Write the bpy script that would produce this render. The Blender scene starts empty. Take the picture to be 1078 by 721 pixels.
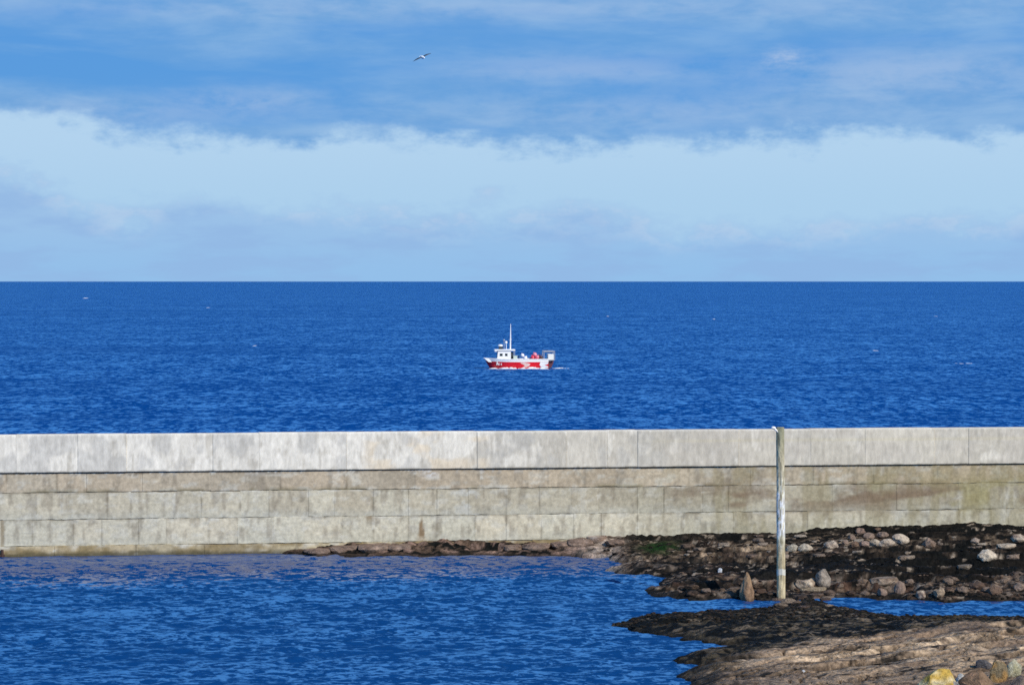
import bpy, bmesh, math, random
import numpy as np
from mathutils import Vector, Matrix, noise as mnoise

random.seed(7)
rng = np.random.default_rng(11)
SC = bpy.context.scene
COL = SC.collection
R = math.radians

# ------------------------------------------------------------------ camera
W0, H0, F = 1078.0, 721.0, 3000.0          # measured frame of the view, focal length in its pixels
CAM_H = 12.3
PITCH = math.atan(64.5 / F)                # camera looks slightly down: horizon above the middle
cam = bpy.data.cameras.new('camera')
cam.sensor_fit = 'HORIZONTAL'
cam.sensor_width = 36.0
cam.lens = 36.0 * F / W0
cam.clip_start = 1.0
cam.clip_end = 200000.0
camo = bpy.data.objects.new('camera', cam)
COL.objects.link(camo)
camo.location = (0, 0, CAM_H)
camo.rotation_euler = (math.pi / 2 - PITCH, 0, 0)
SC.camera = camo

def ray(px, py):
    dx = (px - W0 / 2) / F
    dz = -(py - H0 / 2) / F
    c, s = math.cos(PITCH), math.sin(PITCH)
    return (dx, c + dz * s, -s + dz * c)    # world direction

def at_z(px, py, z=0.0):
    d = ray(px, py)
    t = (z - CAM_H) / d[2]
    return (d[0] * t, d[1] * t)

def at_y(px, py, Y):
    d = ray(px, py)
    t = Y / d[1]
    return (d[0] * t, Y, CAM_H + d[2] * t)

# ------------------------------------------------------------------ noise helpers
def _hash(ix, iy, seed):
    h = (ix.astype(np.int64) * 374761393 + iy.astype(np.int64) * 668265263 + seed * 974711) & 0xFFFFFFFF
    h = ((h ^ (h >> 13)) * 1274126177) & 0xFFFFFFFF
    h = (h ^ (h >> 16)) & 0xFFFFFFFF
    return h.astype(np.float64) / 4294967295.0

def vn(x, y, seed=0):
    ix, iy = np.floor(x), np.floor(y)
    fx, fy = x - ix, y - iy
    fx = fx * fx * fx * (fx * (fx * 6 - 15) + 10)
    fy = fy * fy * fy * (fy * (fy * 6 - 15) + 10)
    a = _hash(ix, iy, seed); b = _hash(ix + 1, iy, seed)
    c = _hash(ix, iy + 1, seed); d = _hash(ix + 1, iy + 1, seed)
    return (a + (b - a) * fx) * (1 - fy) + (c + (d - c) * fx) * fy

def fbm(x, y, oct=4, seed=0, gain=0.5):
    t = 0; a = 1; n = 0
    for i in range(oct):
        t = t + a * vn(x, y, seed + i * 17); n += a
        x = x * 2.03 + 5.1; y = y * 2.03 + 1.7; a *= gain
    return t / n

def worley(x, y, seed=0):
    ix, iy = np.floor(x), np.floor(y)
    best = np.full(x.shape, 9.0); second = np.full(x.shape, 9.0); idv = np.zeros(x.shape)
    for dx in (-1, 0, 1):
        for dy in (-1, 0, 1):
            cx, cy = ix + dx, iy + dy
            px = cx + _hash(cx, cy, seed); py = cy + _hash(cx, cy, seed + 5)
            d = np.hypot(x - px, y - py)
            h = _hash(cx, cy, seed + 9)
            m = d < best
            second = np.where(m, best, np.minimum(second, d))
            idv = np.where(m, h, idv)
            best = np.minimum(best, d)
    return best, second, idv

def sstep(a, b, x):
    t = np.clip((x - a) / (b - a), 0, 1)
    return t * t * (3 - 2 * t)

def lerp(a, b, t):
    return a + (b - a) * t

def mixc(c, d, m):
    m = np.asarray(m)[..., None]
    return c * (1 - m) + np.asarray(d) * m

# ------------------------------------------------------------------ object helpers
def tag(o, label=None, cat=None, group=None, kind=None):
    if label: o['label'] = label
    if cat: o['category'] = cat
    if group: o['group'] = group
    if kind: o['kind'] = kind
    return o

def empty(name, loc=(0, 0, 0), rz=0.0):
    o = bpy.data.objects.new(name, None)
    o.empty_display_size = 0.3
    COL.objects.link(o)
    o.location = loc
    o.rotation_euler = (0, 0, rz)
    return o

def link_mesh(name, me, mat, parent=None, smooth=False):
    o = bpy.data.objects.new(name, me)
    COL.objects.link(o)
    if mat is not None: me.materials.append(mat)
    if parent is not None: o.parent = parent
    if smooth:
        me.polygons.foreach_set('use_smooth', [True] * len(me.polygons))
    return o

def set_col(me, cols):
    a = me.color_attributes.new('Col', 'FLOAT_COLOR', 'POINT')
    c = np.ones((len(me.vertices), 4), dtype=np.float32)
    c[:, :3] = cols
    a.data.foreach_set('color', c.ravel())

def grid_mesh(name, X, Y, Z):
    ny, nx = X.shape
    v = np.stack([X, Y, Z], -1).reshape(-1, 3)
    i = np.arange(ny * nx).reshape(ny, nx)
    f = np.stack([i[:-1, :-1], i[:-1, 1:], i[1:, 1:], i[1:, :-1]], -1).reshape(-1, 4)
    me = bpy.data.meshes.new(name)
    me.vertices.add(len(v)); me.vertices.foreach_set('co', v.astype(np.float32).ravel())
    me.loops.add(f.size); me.loops.foreach_set('vertex_index', f.astype(np.int32).ravel())
    me.polygons.add(len(f)); me.polygons.foreach_set('loop_start', np.arange(0, f.size, 4, dtype=np.int32))
    me.update(calc_edges=True)
    me.validate()
    return me

def pydata(name, v, f):
    me = bpy.data.meshes.new(name)
    me.from_pydata([tuple(p) for p in v], [], f)
    me.update()
    return me

class MB:
    def __init__(s): s.bm = bmesh.new()
    def box(s, lo, hi, bevel=0.0, taper=None):
        r = bmesh.ops.create_cube(s.bm, size=1.0)
        c = [(lo[i] + hi[i]) / 2 for i in range(3)]; d = [hi[i] - lo[i] for i in range(3)]
        for v in r['verts']:
            v.co = Vector([c[i] + v.co[i] * d[i] for i in range(3)])
        if bevel > 0:
            es = list({e for v in r['verts'] for e in v.link_edges})
            bmesh.ops.bevel(s.bm, geom=es, offset=bevel, segments=2, affect='EDGES', profile=0.7)
        return s
    def tube(s, p0, p1, r0, r1=None, n=10):
        r1 = r0 if r1 is None else r1
        p0, p1 = Vector(p0), Vector(p1)
        d = p1 - p0
        m = d.to_track_quat('Z', 'Y').to_matrix().to_4x4()
        m.translation = (p0 + p1) / 2
        bmesh.ops.create_cone(s.bm, cap_ends=True, segments=n, radius1=r0, radius2=r1, depth=d.length, matrix=m)
        return s
    def ball(s, c, r, sc=(1, 1, 1), sub=2):
        m = Matrix.Translation(c) @ Matrix.Diagonal((sc[0], sc[1], sc[2], 1))
        bmesh.ops.create_icosphere(s.bm, subdivisions=sub, radius=r, matrix=m)
        return s
    def poly(s, pts):
        s.bm.faces.new([s.bm.verts.new(p) for p in pts]); return s
    def prism(s, pts, y0, y1):
        a = [s.bm.verts.new((p[0], y0, p[1])) for p in pts]
        b = [s.bm.verts.new((p[0], y1, p[1])) for p in pts]
        n = len(pts)
        s.bm.faces.new(a); s.bm.faces.new(b[::-1])
        for i in range(n):
            s.bm.faces.new((a[i], b[i], b[(i + 1) % n], a[(i + 1) % n]))
        return s
    def build(s, name, mat, parent=None, smooth=False):
        bmesh.ops.recalc_face_normals(s.bm, faces=s.bm.faces)
        me = bpy.data.meshes.new(name)
        s.bm.to_mesh(me); s.bm.free()
        return link_mesh(name, me, mat, parent, smooth)

# ------------------------------------------------------------------ materials
def new_mat(name):
    m = bpy.data.materials.new(name)
    m.use_nodes = True
    nt = m.node_tree
    return m, nt, nt.nodes['Principled BSDF']

def nd(nt, t, **kw):
    n = nt.nodes.new(t)
    for k, v in kw.items():
        setattr(n, k, v)
    return n

def col_mat(name, rough=0.85, scale=6.0, contrast=(0.72, 1.25), bump=0.5, bump_scale=14.0, dist=0.03, spec=0.3, stretch=(1, 1, 1)):
    """material that takes its own colour from the mesh's Col attribute, with fine mottling and relief"""
    m, nt, b = new_mat(name)
    at = nd(nt, 'ShaderNodeAttribute', attribute_name='Col')
    tc = nd(nt, 'ShaderNodeTexCoord')
    mp = nd(nt, 'ShaderNodeMapping'); mp.inputs['Scale'].default_value = stretch
    nt.links.new(tc.outputs['Object'], mp.inputs['Vector'])
    nz = nd(nt, 'ShaderNodeTexNoise'); nz.inputs['Scale'].default_value = scale; nz.inputs['Detail'].default_value = 6; nz.inputs['Roughness'].default_value = 0.58
    nt.links.new(mp.outputs[0], nz.inputs['Vector'])
    mr = nd(nt, 'ShaderNodeMapRange'); mr.inputs[1].default_value = 0.3; mr.inputs[2].default_value = 0.7
    mr.inputs[3].default_value = contrast[0]; mr.inputs[4].default_value = contrast[1]
    nt.links.new(nz.outputs['Fac'], mr.inputs[0])
    mx = nd(nt, 'ShaderNodeMix', data_type='RGBA', blend_type='MULTIPLY'); mx.inputs['Factor'].default_value = 1
    nt.links.new(at.outputs['Color'], mx.inputs['A']); nt.links.new(mr.outputs[0], mx.inputs['B'])
    nt.links.new(mx.outputs['Result'], b.inputs['Base Color'])
    nb = nd(nt, 'ShaderNodeTexNoise'); nb.inputs['Scale'].default_value = bump_scale; nb.inputs['Detail'].default_value = 4; nb.inputs['Roughness'].default_value = 0.55
    nt.links.new(tc.outputs['Object'], nb.inputs['Vector'])
    bp = nd(nt, 'ShaderNodeBump'); bp.inputs['Strength'].default_value = bump; bp.inputs['Distance'].default_value = dist
    nt.links.new(nb.outputs['Fac'], bp.inputs['Height']); nt.links.new(bp.outputs[0], b.inputs['Normal'])
    b.inputs['Roughness'].default_value = rough
    b.inputs['Specular IOR Level'].default_value = spec
    return m

def flat_mat(name, color, rough=0.5, var=0.12, scale=3.0, metallic=0.0):
    m, nt, b = new_mat(name)
    tc = nd(nt, 'ShaderNodeTexCoord')
    nz = nd(nt, 'ShaderNodeTexNoise'); nz.inputs['Scale'].default_value = scale; nz.inputs['Detail'].default_value = 5
    nt.links.new(tc.outputs['Object'], nz.inputs['Vector'])
    mx = nd(nt, 'ShaderNodeMix', data_type='RGBA')
    mx.inputs['A'].default_value = tuple(c * (1 - var) for c in color) + (1,)
    mx.inputs['B'].default_value = tuple(min(1, c * (1 + var)) for c in color) + (1,)
    nt.links.new(nz.outputs['Fac'], mx.inputs['Factor'])
    nt.links.new(mx.outputs['Result'], b.inputs['Base Color'])
    b.inputs['Roughness'].default_value = rough
    b.inputs['Metallic'].default_value = metallic
    return m

M = {}
M['concrete'] = col_mat('weathered_concrete', 0.9, 4.0, (0.80, 1.12), 0.25, 20, 0.02, 0.2, (1.6, 1, .55))
M['masonry'] = col_mat('weathered_masonry', 0.92, 5.0, (0.76, 1.16), 0.35, 9, 0.03, 0.2)
M['rock'] = col_mat('shore_rock', 0.9, 6.0, (0.4, 1.6), 1.0, 7, 0.12, 0.08)
M['boulder'] = col_mat('boulder_stone', 0.9, 4.0, (0.55, 1.4), 0.9, 10, 0.06, 0.1)
M['wood'] = col_mat('driftwood', 0.9, 4.0, (0.6, 1.3), 0.6, 12, 0.03, 0.2, (3, 3, 0.6))
M['mortar'] = flat_mat('dark_joint_mortar', (0.20, 0.165, 0.115), 0.95)
M['core'] = flat_mat('wall_core_concrete', (0.45, 0.43, 0.38), 0.9)
M['rust'] = flat_mat('rusted_iron', (0.06, 0.03, 0.02), 0.9, 0.4, 20)
M['red'] = flat_mat('red_hull_paint', (0.75, 0.010, 0.022), 0.35, 0.15, 1.2)
M['white'] = flat_mat('white_gloss_paint', (0.90, 0.88, 0.84), 0.4, 0.04)
M['cream'] = flat_mat('cream_gelcoat', (0.84, 0.82, 0.74), 0.4, 0.06)
M['pinkwhite'] = flat_mat('worn_white_hull_paint', (0.84, 0.58, 0.52), 0.5, 0.14, 2.5)
M['glass'] = flat_mat('dark_window_glass', (0.02, 0.03, 0.035), 0.08)
M['darkgear'] = flat_mat('dark_deck_gear', (0.03, 0.04, 0.05), 0.7, 0.3)
M['maroon'] = flat_mat('dark_red_brown_paint', (0.10, 0.03, 0.04), 0.6, 0.3)
M['deck'] = flat_mat('grey_deck_paint', (0.25, 0.27, 0.28), 0.8)
M['alu'] = flat_mat('dull_aluminium', (0.36, 0.39, 0.45), 0.45, 0.1, 3, 0.3)
M['buoy'] = flat_mat('red_buoy_plastic', (0.70, 0.05, 0.09), 0.4, 0.15)
M['buoy_pink'] = flat_mat('faded_pink_buoy_plastic', (0.78, 0.25, 0.32), 0.4, 0.15)
M['float'] = flat_mat('pale_float_plastic', (0.80, 0.80, 0.88), 0.4, 0.08)
M['tub'] = flat_mat('pale_green_plastic', (0.62, 0.70, 0.58), 0.5, 0.1)
M['creel'] = flat_mat('brown_net_and_rope', (0.22, 0.10, 0.07), 0.9, 0.5, 14)
M['foam'] = flat_mat('sea_foam', (0.86, 0.88, 0.9), 0.8, 0.08, 4)
M['feather_white'] = flat_mat('white_feathers', (0.85, 0.87, 0.88), 0.7, 0.05)
M['feather_grey'] = flat_mat('slate_grey_feathers', (0.06, 0.08, 0.11), 0.8, 0.2)
M['beak'] = flat_mat('yellow_beak', (0.6, 0.4, 0.05), 0.5)

# ------------------------------------------------------------------ light and sky
SUN_AZ = 42.0      # degrees to the right of straight behind the camera
SUN_EL = 33.0
sun = bpy.data.lights.new('sun', 'SUN')
sun.energy = 4.2
sun.angle = R(0.53)
sun.color = (1.0, 0.935, 0.81)
suno = bpy.data.objects.new('sun', sun)
COL.objects.link(suno)
a, e = R(SUN_AZ), R(SUN_EL)
tosun = Vector((math.sin(a) * math.cos(e), -math.cos(a) * math.cos(e), math.sin(e)))
suno.rotation_euler = tosun.to_track_quat('Z', 'Y').to_euler()
suno.location = tosun * 500

world = bpy.data.worlds.new('World')
SC.world = world
world.use_nodes = True
nt = world.node_tree
bg = nt.nodes['Background']
L = nt.links.new

def srgb(r, g, b):
    f = lambda c: (c / 255 / 12.92) if c / 255 <= 0.04045 else ((c / 255 + 0.055) / 1.055) ** 2.4
    return (f(r), f(g), f(b), 1.0)

def mth(op, a, b=None, c=None, clamp=False):
    n = nd(nt, 'ShaderNodeMath', operation=op, use_clamp=clamp)
    for i, v in enumerate((a, b, c)):
        if v is None: continue
        if isinstance(v, (int, float)): n.inputs[i].default_value = v
        else: L(v, n.inputs[i])
    return n.outputs[0]

def sm(x, lo, hi):
    n = nd(nt, 'ShaderNodeMapRange', interpolation_type='SMOOTHSTEP')
    L(x, n.inputs[0])
    for i, v in ((1, lo), (2, hi)):
        if isinstance(v, (int, float)): n.inputs[i].default_value = v
        else: L(v, n.inputs[i])
    return n.outputs[0]

def cmix(f, A, B):
    n = nd(nt, 'ShaderNodeMix', data_type='RGBA')
    if isinstance(f, (int, float)): n.inputs['Factor'].default_value = f
    else: L(f, n.inputs['Factor'])
    for k, v in (('A', A), ('B', B)):
        if isinstance(v, tuple): n.inputs[k].default_value = v
        else: L(v, n.inputs[k])
    return n.outputs['Result']

sky = nd(nt, 'ShaderNodeTexSky', sky_type='NISHITA', sun_disc=False)
sky.sun_elevation = R(SUN_EL)
sky.sun_rotation = R(180 - SUN_AZ)
sky.air_density = 1.0; sky.dust_density = 0.3; sky.ozone_density = 3.0
SKY_STRENGTH = 0.10
tc = nd(nt, 'ShaderNodeTexCoord')
sp = nd(nt, 'ShaderNodeSeparateXYZ'); L(tc.outputs['Generated'], sp.inputs[0])
az = mth('MULTIPLY', mth('ARCTAN2', sp.outputs[0], sp.outputs[1]), 3000.0)
el = mth('MULTIPLY', mth('ARCSINE', sp.outputs[2]), 3000.0)

def nz(sx, sy, detail=5, rough=0.55, seed=0.0, dist=0.0):
    cb = nd(nt, 'ShaderNodeCombineXYZ')
    L(mth('DIVIDE', az, sx), cb.inputs[0]); L(mth('DIVIDE', el, sy), cb.inputs[1]); cb.inputs[2].default_value = seed
    n = nd(nt, 'ShaderNodeTexNoise'); n.inputs['Scale'].default_value = 1.0
    n.inputs['Detail'].default_value = detail; n.inputs['Roughness'].default_value = rough; n.inputs['Distortion'].default_value = dist
    L(cb.outputs[0], n.inputs['Vector'])
    return n.outputs['Fac']

def gauss(u0, v0, ru, rv):
    du = mth('DIVIDE', mth('SUBTRACT', az, u0), ru); dv = mth('DIVIDE', mth('SUBTRACT', el, v0), rv)
    d2 = mth('ADD', mth('MULTIPLY', du, du), mth('MULTIPLY', dv, dv))
    return mth('EXPONENT', mth('MULTIPLY', d2, -1.0))

def curve(pts):     # piecewise function of azimuth, pts in (azimuth, value 0..1)
    n = nd(nt, 'ShaderNodeFloatCurve')
    t = mth('DIVIDE', mth('ADD', az, 700.0), 1400.0, clamp=True)
    L(t, n.inputs['Value'])
    c = n.mapping.curves[0]
    P = [((u + 700) / 1400, v) for u, v in pts]
    c.points[0].location = P[0]; c.points[1].location = P[-1]
    for p in P[1:-1]: c.points.new(*p)
    n.mapping.update()
    return n.outputs[0]

# lower bank of soft cloud over the horizon
nb1 = nz(120, 60, 4, 0.55, 1.3); nb2 = nz(40, 22, 6, 0.62, 4.1); nb3 = nz(120, 26, 6, 0.6, 8.8)
bank_top = mth('ADD', mth('MULTIPLY', curve([(-700, .62), (-540, .60), (-470, .50), (-400, .36), (-320, .44), (-250, .40), (-120, .35), (0, .38), (200, .31), (400, .31), (539, .33), (700, .33)]), 200.0),
               mth('ADD', mth('MULTIPLY', mth('SUBTRACT', nb1, 0.5), 70.0), mth('MULTIPLY', mth('SUBTRACT', nb2, 0.5), 60.0)))
m_bank = sm(mth('SUBTRACT', bank_top, el), -14.0, 20.0)
c_bank = cmix(sm(el, 0.0, 85.0), srgb(147, 191, 233), srgb(156, 193, 231))
c_bank = cmix(mth('MULTIPLY', sm(nb3, 0.40, 0.64), 0.75), c_bank, srgb(146, 183, 227))
rim = mth('MULTIPLY', sm(mth('SUBTRACT', bank_top, el), -8.0, 10.0), mth('SUBTRACT', 1.0, sm(mth('SUBTRACT', bank_top, el), 6.0, 34.0)))
c_bank = cmix(mth('MULTIPLY', mth('MULTIPLY', rim, sm(nb2, 0.42, 0.62)), 0.6), c_bank, srgb(190, 212, 235))
c_clear = cmix(sm(el, 60.0, 170.0), srgb(171, 207, 236), srgb(179, 211, 238))
low = cmix(mth('MULTIPLY', m_bank, 0.98), c_clear, c_bank)
# upper deck of blue-grey stratus with blue showing through
nd1 = nz(120, 46, 5, 0.55, 2.2); nd2 = nz(38, 22, 6, 0.64, 6.5); nd3 = nz(300, 52, 5, 0.55, 12.0, 0.3); nd4 = nz(110, 30, 6, 0.6, 15.0, 0.2)
base_el = mth('ADD', mth('MULTIPLY', curve([(-700, .92), (-539, .86), (-450, .80), (-410, .73), (-330, .70), (-240, .68), (-200, .70), (-100, .70), (0, .69), (150, .69), (260, .72), (350, .74), (430, .73), (539, .70), (700, .70)]), 200.0),
              mth('ADD', mth('MULTIPLY', mth('SUBTRACT', nd1, 0.5), 44.0), mth('MULTIPLY', mth('SUBTRACT', nd2, 0.5), 52.0)))
m_deck = sm(mth('SUBTRACT', el, base_el), -8.0, 19.0)
c_blue = cmix(sm(el, 150.0, 300.0), srgb(92, 157, 221), srgb(90, 154, 221))
c_grey = cmix(sm(nd4, 0.35, 0.7), srgb(110, 164, 219), srgb(138, 181, 225))
deckcov = mth('ADD', sm(nd3, 0.30, 0.62), mth('MULTIPLY', mth('SUBTRACT', 1.0, sm(mth('SUBTRACT', el, base_el), 4.0, 80.0)), 0.55))
deckcov = mth('SUBTRACT', deckcov, mth('MULTIPLY', gauss(-380, 212, 260, 26), 0.75))
deckcov = mth('SUBTRACT', deckcov, mth('MULTIPLY', gauss(250, 235, 230, 26), 0.5))
deckcov = mth('ADD', deckcov, mth('MULTIPLY', sm(el, 265.0, 300.0), 0.8))
c_deck = cmix(mth('MULTIPLY', deckcov, 0.9, clamp=True), c_blue, c_grey)
st = None
for g in ((70, 222, 130, 15, .8), (420, 216, 170, 26, .85), (284, 231, 20, 11, 2.2), (-275, 190, 75, 15, .7), (-420, 176, 150, 16, .55), (150, 178, 240, 20, .55), (0, 285, 700, 14, .6)):
    q = mth('MULTIPLY', gauss(*g[:4]), g[4])
    st = q if st is None else mth('ADD', st, q)
st = mth('MULTIPLY', st, sm(mth('ADD', mth('MULTIPLY', nd4, .55), mth('MULTIPLY', nd2, .45)), 0.32, 0.60))
c_deck = cmix(mth('MULTIPLY', st, 0.75, clamp=True), c_deck, srgb(160, 188, 226))
low = cmix(m_deck, low, c_deck)
# the low sky is given in display values: scale to the radiance the view exposure brings back to them
EXPO = 0.0
kk = 1.0 / (2 ** EXPO)
sc_low = nd(nt, 'ShaderNodeVectorMath', operation='SCALE'); L(low, sc_low.inputs[0]); sc_low.inputs['Scale'].default_value = kk / SKY_STRENGTH
# added over-bright blue band above the frame brightens water reflections; physical sky higher up
hs = nd(nt, 'ShaderNodeHueSaturation'); hs.inputs['Saturation'].default_value = 1.25; hs.inputs['Value'].default_value = 0.9
L(sky.outputs[0], hs.inputs['Color'])
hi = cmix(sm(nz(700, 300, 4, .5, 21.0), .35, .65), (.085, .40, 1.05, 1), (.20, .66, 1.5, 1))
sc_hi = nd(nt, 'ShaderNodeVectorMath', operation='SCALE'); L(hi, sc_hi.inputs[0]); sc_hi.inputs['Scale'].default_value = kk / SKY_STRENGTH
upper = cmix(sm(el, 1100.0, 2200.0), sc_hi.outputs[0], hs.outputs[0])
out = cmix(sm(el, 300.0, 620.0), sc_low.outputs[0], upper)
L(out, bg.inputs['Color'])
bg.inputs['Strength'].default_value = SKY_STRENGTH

SC.view_settings.view_transform = 'Standard'
SC.view_settings.look = 'None'
SC.view_settings.exposure = EXPO
SC.view_settings.gamma = 1.0

# ------------------------------------------------------------------ the harbour wall's line on the ground
P0 = np.array(at_z(0, 586)); P1 = np.array(at_z(1078, 571.6))
U = (P1 - P0) / np.linalg.norm(P1 - P0)
WALL_RZ = math.atan2(U[1], U[0])
def s_of(px):       # distance along the wall seen in image column px
    d = ray(px, 500)
    k = d[0] / d[1]
    # P0.x + s*U.x = k*(P0.y + s*U.y)
    return (k * P0[1] - P0[0]) / (U[0] - k * U[1])
def wall_y(x):      # Y of the wall face at world x
    return P0[1] + (x - P0[0]) * U[1] / U[0]

# ------------------------------------------------------------------ rocky shore (height field)
def poly_world(pts):
    return np.array([at_z(*p) for p in pts])

main_px = [(296, 583), (330, 585.5), (380, 585.5), (440, 584.5), (520, 584), (600, 585.5), (640, 588), (655, 590.5), (648, 595), (638, 600), (650, 604),
           (680, 606), (706, 607.5), (700, 611), (688, 617), (675, 622.5), (690, 628), (720, 631), (760, 631.5), (820, 630.5), (876, 629), (920, 631), (1000, 633), (1078, 632.5), (1300, 634), (1500, 634)]
pm = poly_world(main_px)
pm = np.vstack([pm, [[70, 150], [-14, 150]]])
low_px = [(648, 658.5), (656, 653), (680, 650), (720, 647.5), (770, 646), (806, 644), (818, 634), (872, 633), (878, 641), (889, 645), (954, 650.5), (1021, 653), (1078, 655), (1300, 662), (1500, 666)]
pl = poly_world(low_px)
low_front = [(715, 800), (716, 760), (720, 730), (728, 718), (722, 712), (727, 706), (735, 701.5), (715, 700), (697, 695), (712, 690), (735, 686), (762, 681), (790, 678), (760, 678.5), (720, 674.5), (695, 668.5), (665, 664.5)]
pl = np.vstack([pl, [[70, 20], [3.5, 20]], poly_world(low_front)])

def sdf(poly, X, Y):
    """signed distance, positive inside"""
    d = np.full(X.shape, 1e9); inside = np.zeros(X.shape, bool)
    n = len(poly)
    for i in range(n):
        a = poly[i]; b = poly[(i + 1) % n]
        e = b - a; L2 = e @ e
        t = np.clip(((X - a[0]) * e[0] + (Y - a[1]) * e[1]) / L2, 0, 1)
        d = np.minimum(d, np.hypot(X - a[0] - t * e[0], Y - a[1] - t * e[1]))
        c = (a[1] > Y) != (b[1] > Y)
        if abs(e[1]) > 1e-9:
            xx = a[0] + (Y - a[1]) * e[0] / e[1]
            inside ^= c & (X < xx)
    return np.where(inside, d, -d)

gx = np.arange(-14, 44, 0.085); gy = np.concatenate([np.arange(44, 72, 0.7), np.arange(72, 84, 0.3), np.arange(84, 137.4, 0.11)])
X, Y = np.meshgrid(gx, gy)
wx = X + 1.2 * (fbm(X * .35, Y * .35, 4, 50) - .5) + .5 * (fbm(X * 1.5, Y * 1.2, 3, 51) - .5)
wy = Y + 1.6 * (fbm(X * .35, Y * .25, 4, 60) - .5) + .7 * (fbm(X * 1.5, Y * 1.0, 3, 61) - .5)
dm = sdf(pm, wx, wy); dl = sdf(pl, wx, wy)

def edge(d, h1, w1, h2, w2):
    dp = np.maximum(d, 0)
    return np.where(d > 0, h1 * (1 - np.exp(-dp / w1)) + h2 * (1 - np.exp(-dp / w2)), np.maximum(d * 0.5, -1.2))

zm = edge(dm, 0.26, 0.45, 0.82, 9.0)
zl = edge(dl, 0.24, 0.5, 0.34, 6.0)
zl = zl * (1 - .30 * np.exp(-((W0 / 2 + X / Y * F - 846) / 34) ** 2) * np.exp(-((Y - 109.2) / 2.6) ** 2) * (dl > 0))
# projected picture row each point falls on: used only to find which zone of the shore it belongs to
ymid_m = 12.3 * F / Y + 296
XPX = W0 / 2 + X / Y * F
PYG = 296 + (12.3 - .62) * F / Y
# main reef: layered, stony
n1 = fbm(X * .8, Y * .8, 5, 1); n2 = fbm(X * 2.6, Y * 2.2, 4, 2)
d1, d2, id1 = worley(X * 1.5, Y * 1.15, 3); stone = np.clip((d2 - d1) * 1.6, 0, 1) * (0.35 + .65 * id1)
e1, e2, id2 = worley(X * 3.4, Y * 2.8, 8); peb = np.clip((e2 - e1) * 1.6, 0, 1) * (0.3 + .7 * id2)
rub = np.clip(np.maximum(sstep(6.5, 3.0, dm), 0.0) + 0.5 * sstep(.5, .62, fbm(X * .25, Y * .25, 3, 77)), 0, 1)   # rubble zone towards the water
# strata: low ledges running along the shore
def strata(s, period, sharp=0.82):
    f = s / period; k = np.floor(f); f = f - k
    return k + np.where(f < sharp, f * 0.12 / sharp, 0.12 + (f - sharp) / (1 - sharp) * .88)
sB = Y + 0.18 * X + 1.8 * fbm(X * .12, Y * .3, 4, 90)
sB = Y + 0.10 * X + 2.2 * fbm(X * .10, Y * .2, 4, 90) + .9 * fbm(X * .5, Y * .5, 4, 89)
ledgeB = (strata(sB, 2.3, .88) * 2.3 - sB)
ledgeB2 = (strata(sB * 1.0 + .3, .75, .84) * .75 - sB - .3)
ampB = sstep(.36, .6, fbm(X * .22, Y * .3, 4, 88))
zm2 = zm + np.where(dm > 0, np.minimum(dm, 1.0), 0) * (0.16 * (n1 - .5) + .07 * (n2 - .5) + .10 * (fbm(X * 5, Y * 4, 3, 4) - .5) + .06 * (.5 - np.abs(fbm(X * 3.1, Y * 2.4, 3, 44) - .5) * 4)
      + .20 * ledgeB * ampB + .07 * ledgeB2 + rub * (.12 * stone + .04 * peb - .05) + (1 - rub) * (.05 * stone * (id1 > .8)))
v1_ = fbm(X * .5, Y * .35, 4, 37)
# near slab: long tilted strata, strike running back to the right
sD = (Y - 0.62 * (X - 12)) + 2.4 * fbm(X * .13, Y * .13, 4, 91) + .7 * fbm(X * .6, Y * .6, 4, 92)
amD = sstep(.40, .62, fbm(X * .28, Y * .22, 4, 98))
ledgeD = (strata(sD, 2.1, .90) * 2.1 - sD)
ledgeD2 = (strata(sD * 1.0 + .8 * fbm(X * .4, Y * .4, 3, 99), .62, .86) * .62 - sD - .8 * fbm(X * .4, Y * .4, 3, 99))
bnd = np.interp(XPX, [650, 740, 800, 860, 950, 1000, 1060, 1200], [712, 692, 678, 668, 663, 658, 655, 655])
PYW = PYG + 9 * (fbm(X * .5, Y * .5, 4, 93) - .5) + 5 * (fbm(X * 2, Y * 2, 3, 94) - .5)
slab_low = sstep(-2.5, 2.5, PYW - bnd)
slab = slab_low * np.clip(sstep(730, 790, XPX + 60 * (fbm(X * .8, Y * .8, 3, 95) - .5)) + .35, 0, 1)
crackD = sstep(.035, .008, np.abs(fbm(sD * .75, (X + Y) * .10 + 4, 4, 35) - .5)) * sstep(.42, .55, v1_) + sstep(.03, .006, np.abs(fbm(sD * 1.4 + 9, (X + Y) * .22, 4, 36) - .5)) * sstep(.5, .6, v1_)
f1, f2, fid = worley(X * .42 + .5 * fbm(X * .8, Y * .8, 3, 46), sD * .8, 45)
joint = sstep(.055, .015, f2 - f1) * sstep(.38, .5, fbm(X * .4, Y * .3, 3, 47))
crackD = np.clip(crackD + joint, 0, 1)
zl2 = zl + np.where(dl > 0, np.minimum(dl, 1.0), 0) * (.10 * (fid - .5) * slab_low - .16 * crackD * slab_low + 0.16 * (n1 - .5) + .09 * (n2 - .5) + .05 * (1 - .6 * slab_low) * (fbm(X * 6, Y * 5, 3, 6) - .5) + slab_low * (.15 * ledgeD * amD + .09 * ledgeD2 * (1 - .6 * amD) + .20) * .8 + (1 - slab_low) * (.10 * (n2 - .5) + .12 * (fbm(X * 4, Y * 3.2, 3, 7) - .5)))
zl2 = zl2 + np.where(dl > 0, 1, 0) * 0.22 * sstep(10, 20, X) * sstep(101, 97, Y)
Z = np.maximum(zm2, zl2)
is_main = zm2 >= zl2
# channels/pools stay below the water level
Z = np.where((dm < 0) & (dl < 0), np.minimum(Z, -0.05), Z)
ZGRID = Z

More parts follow.
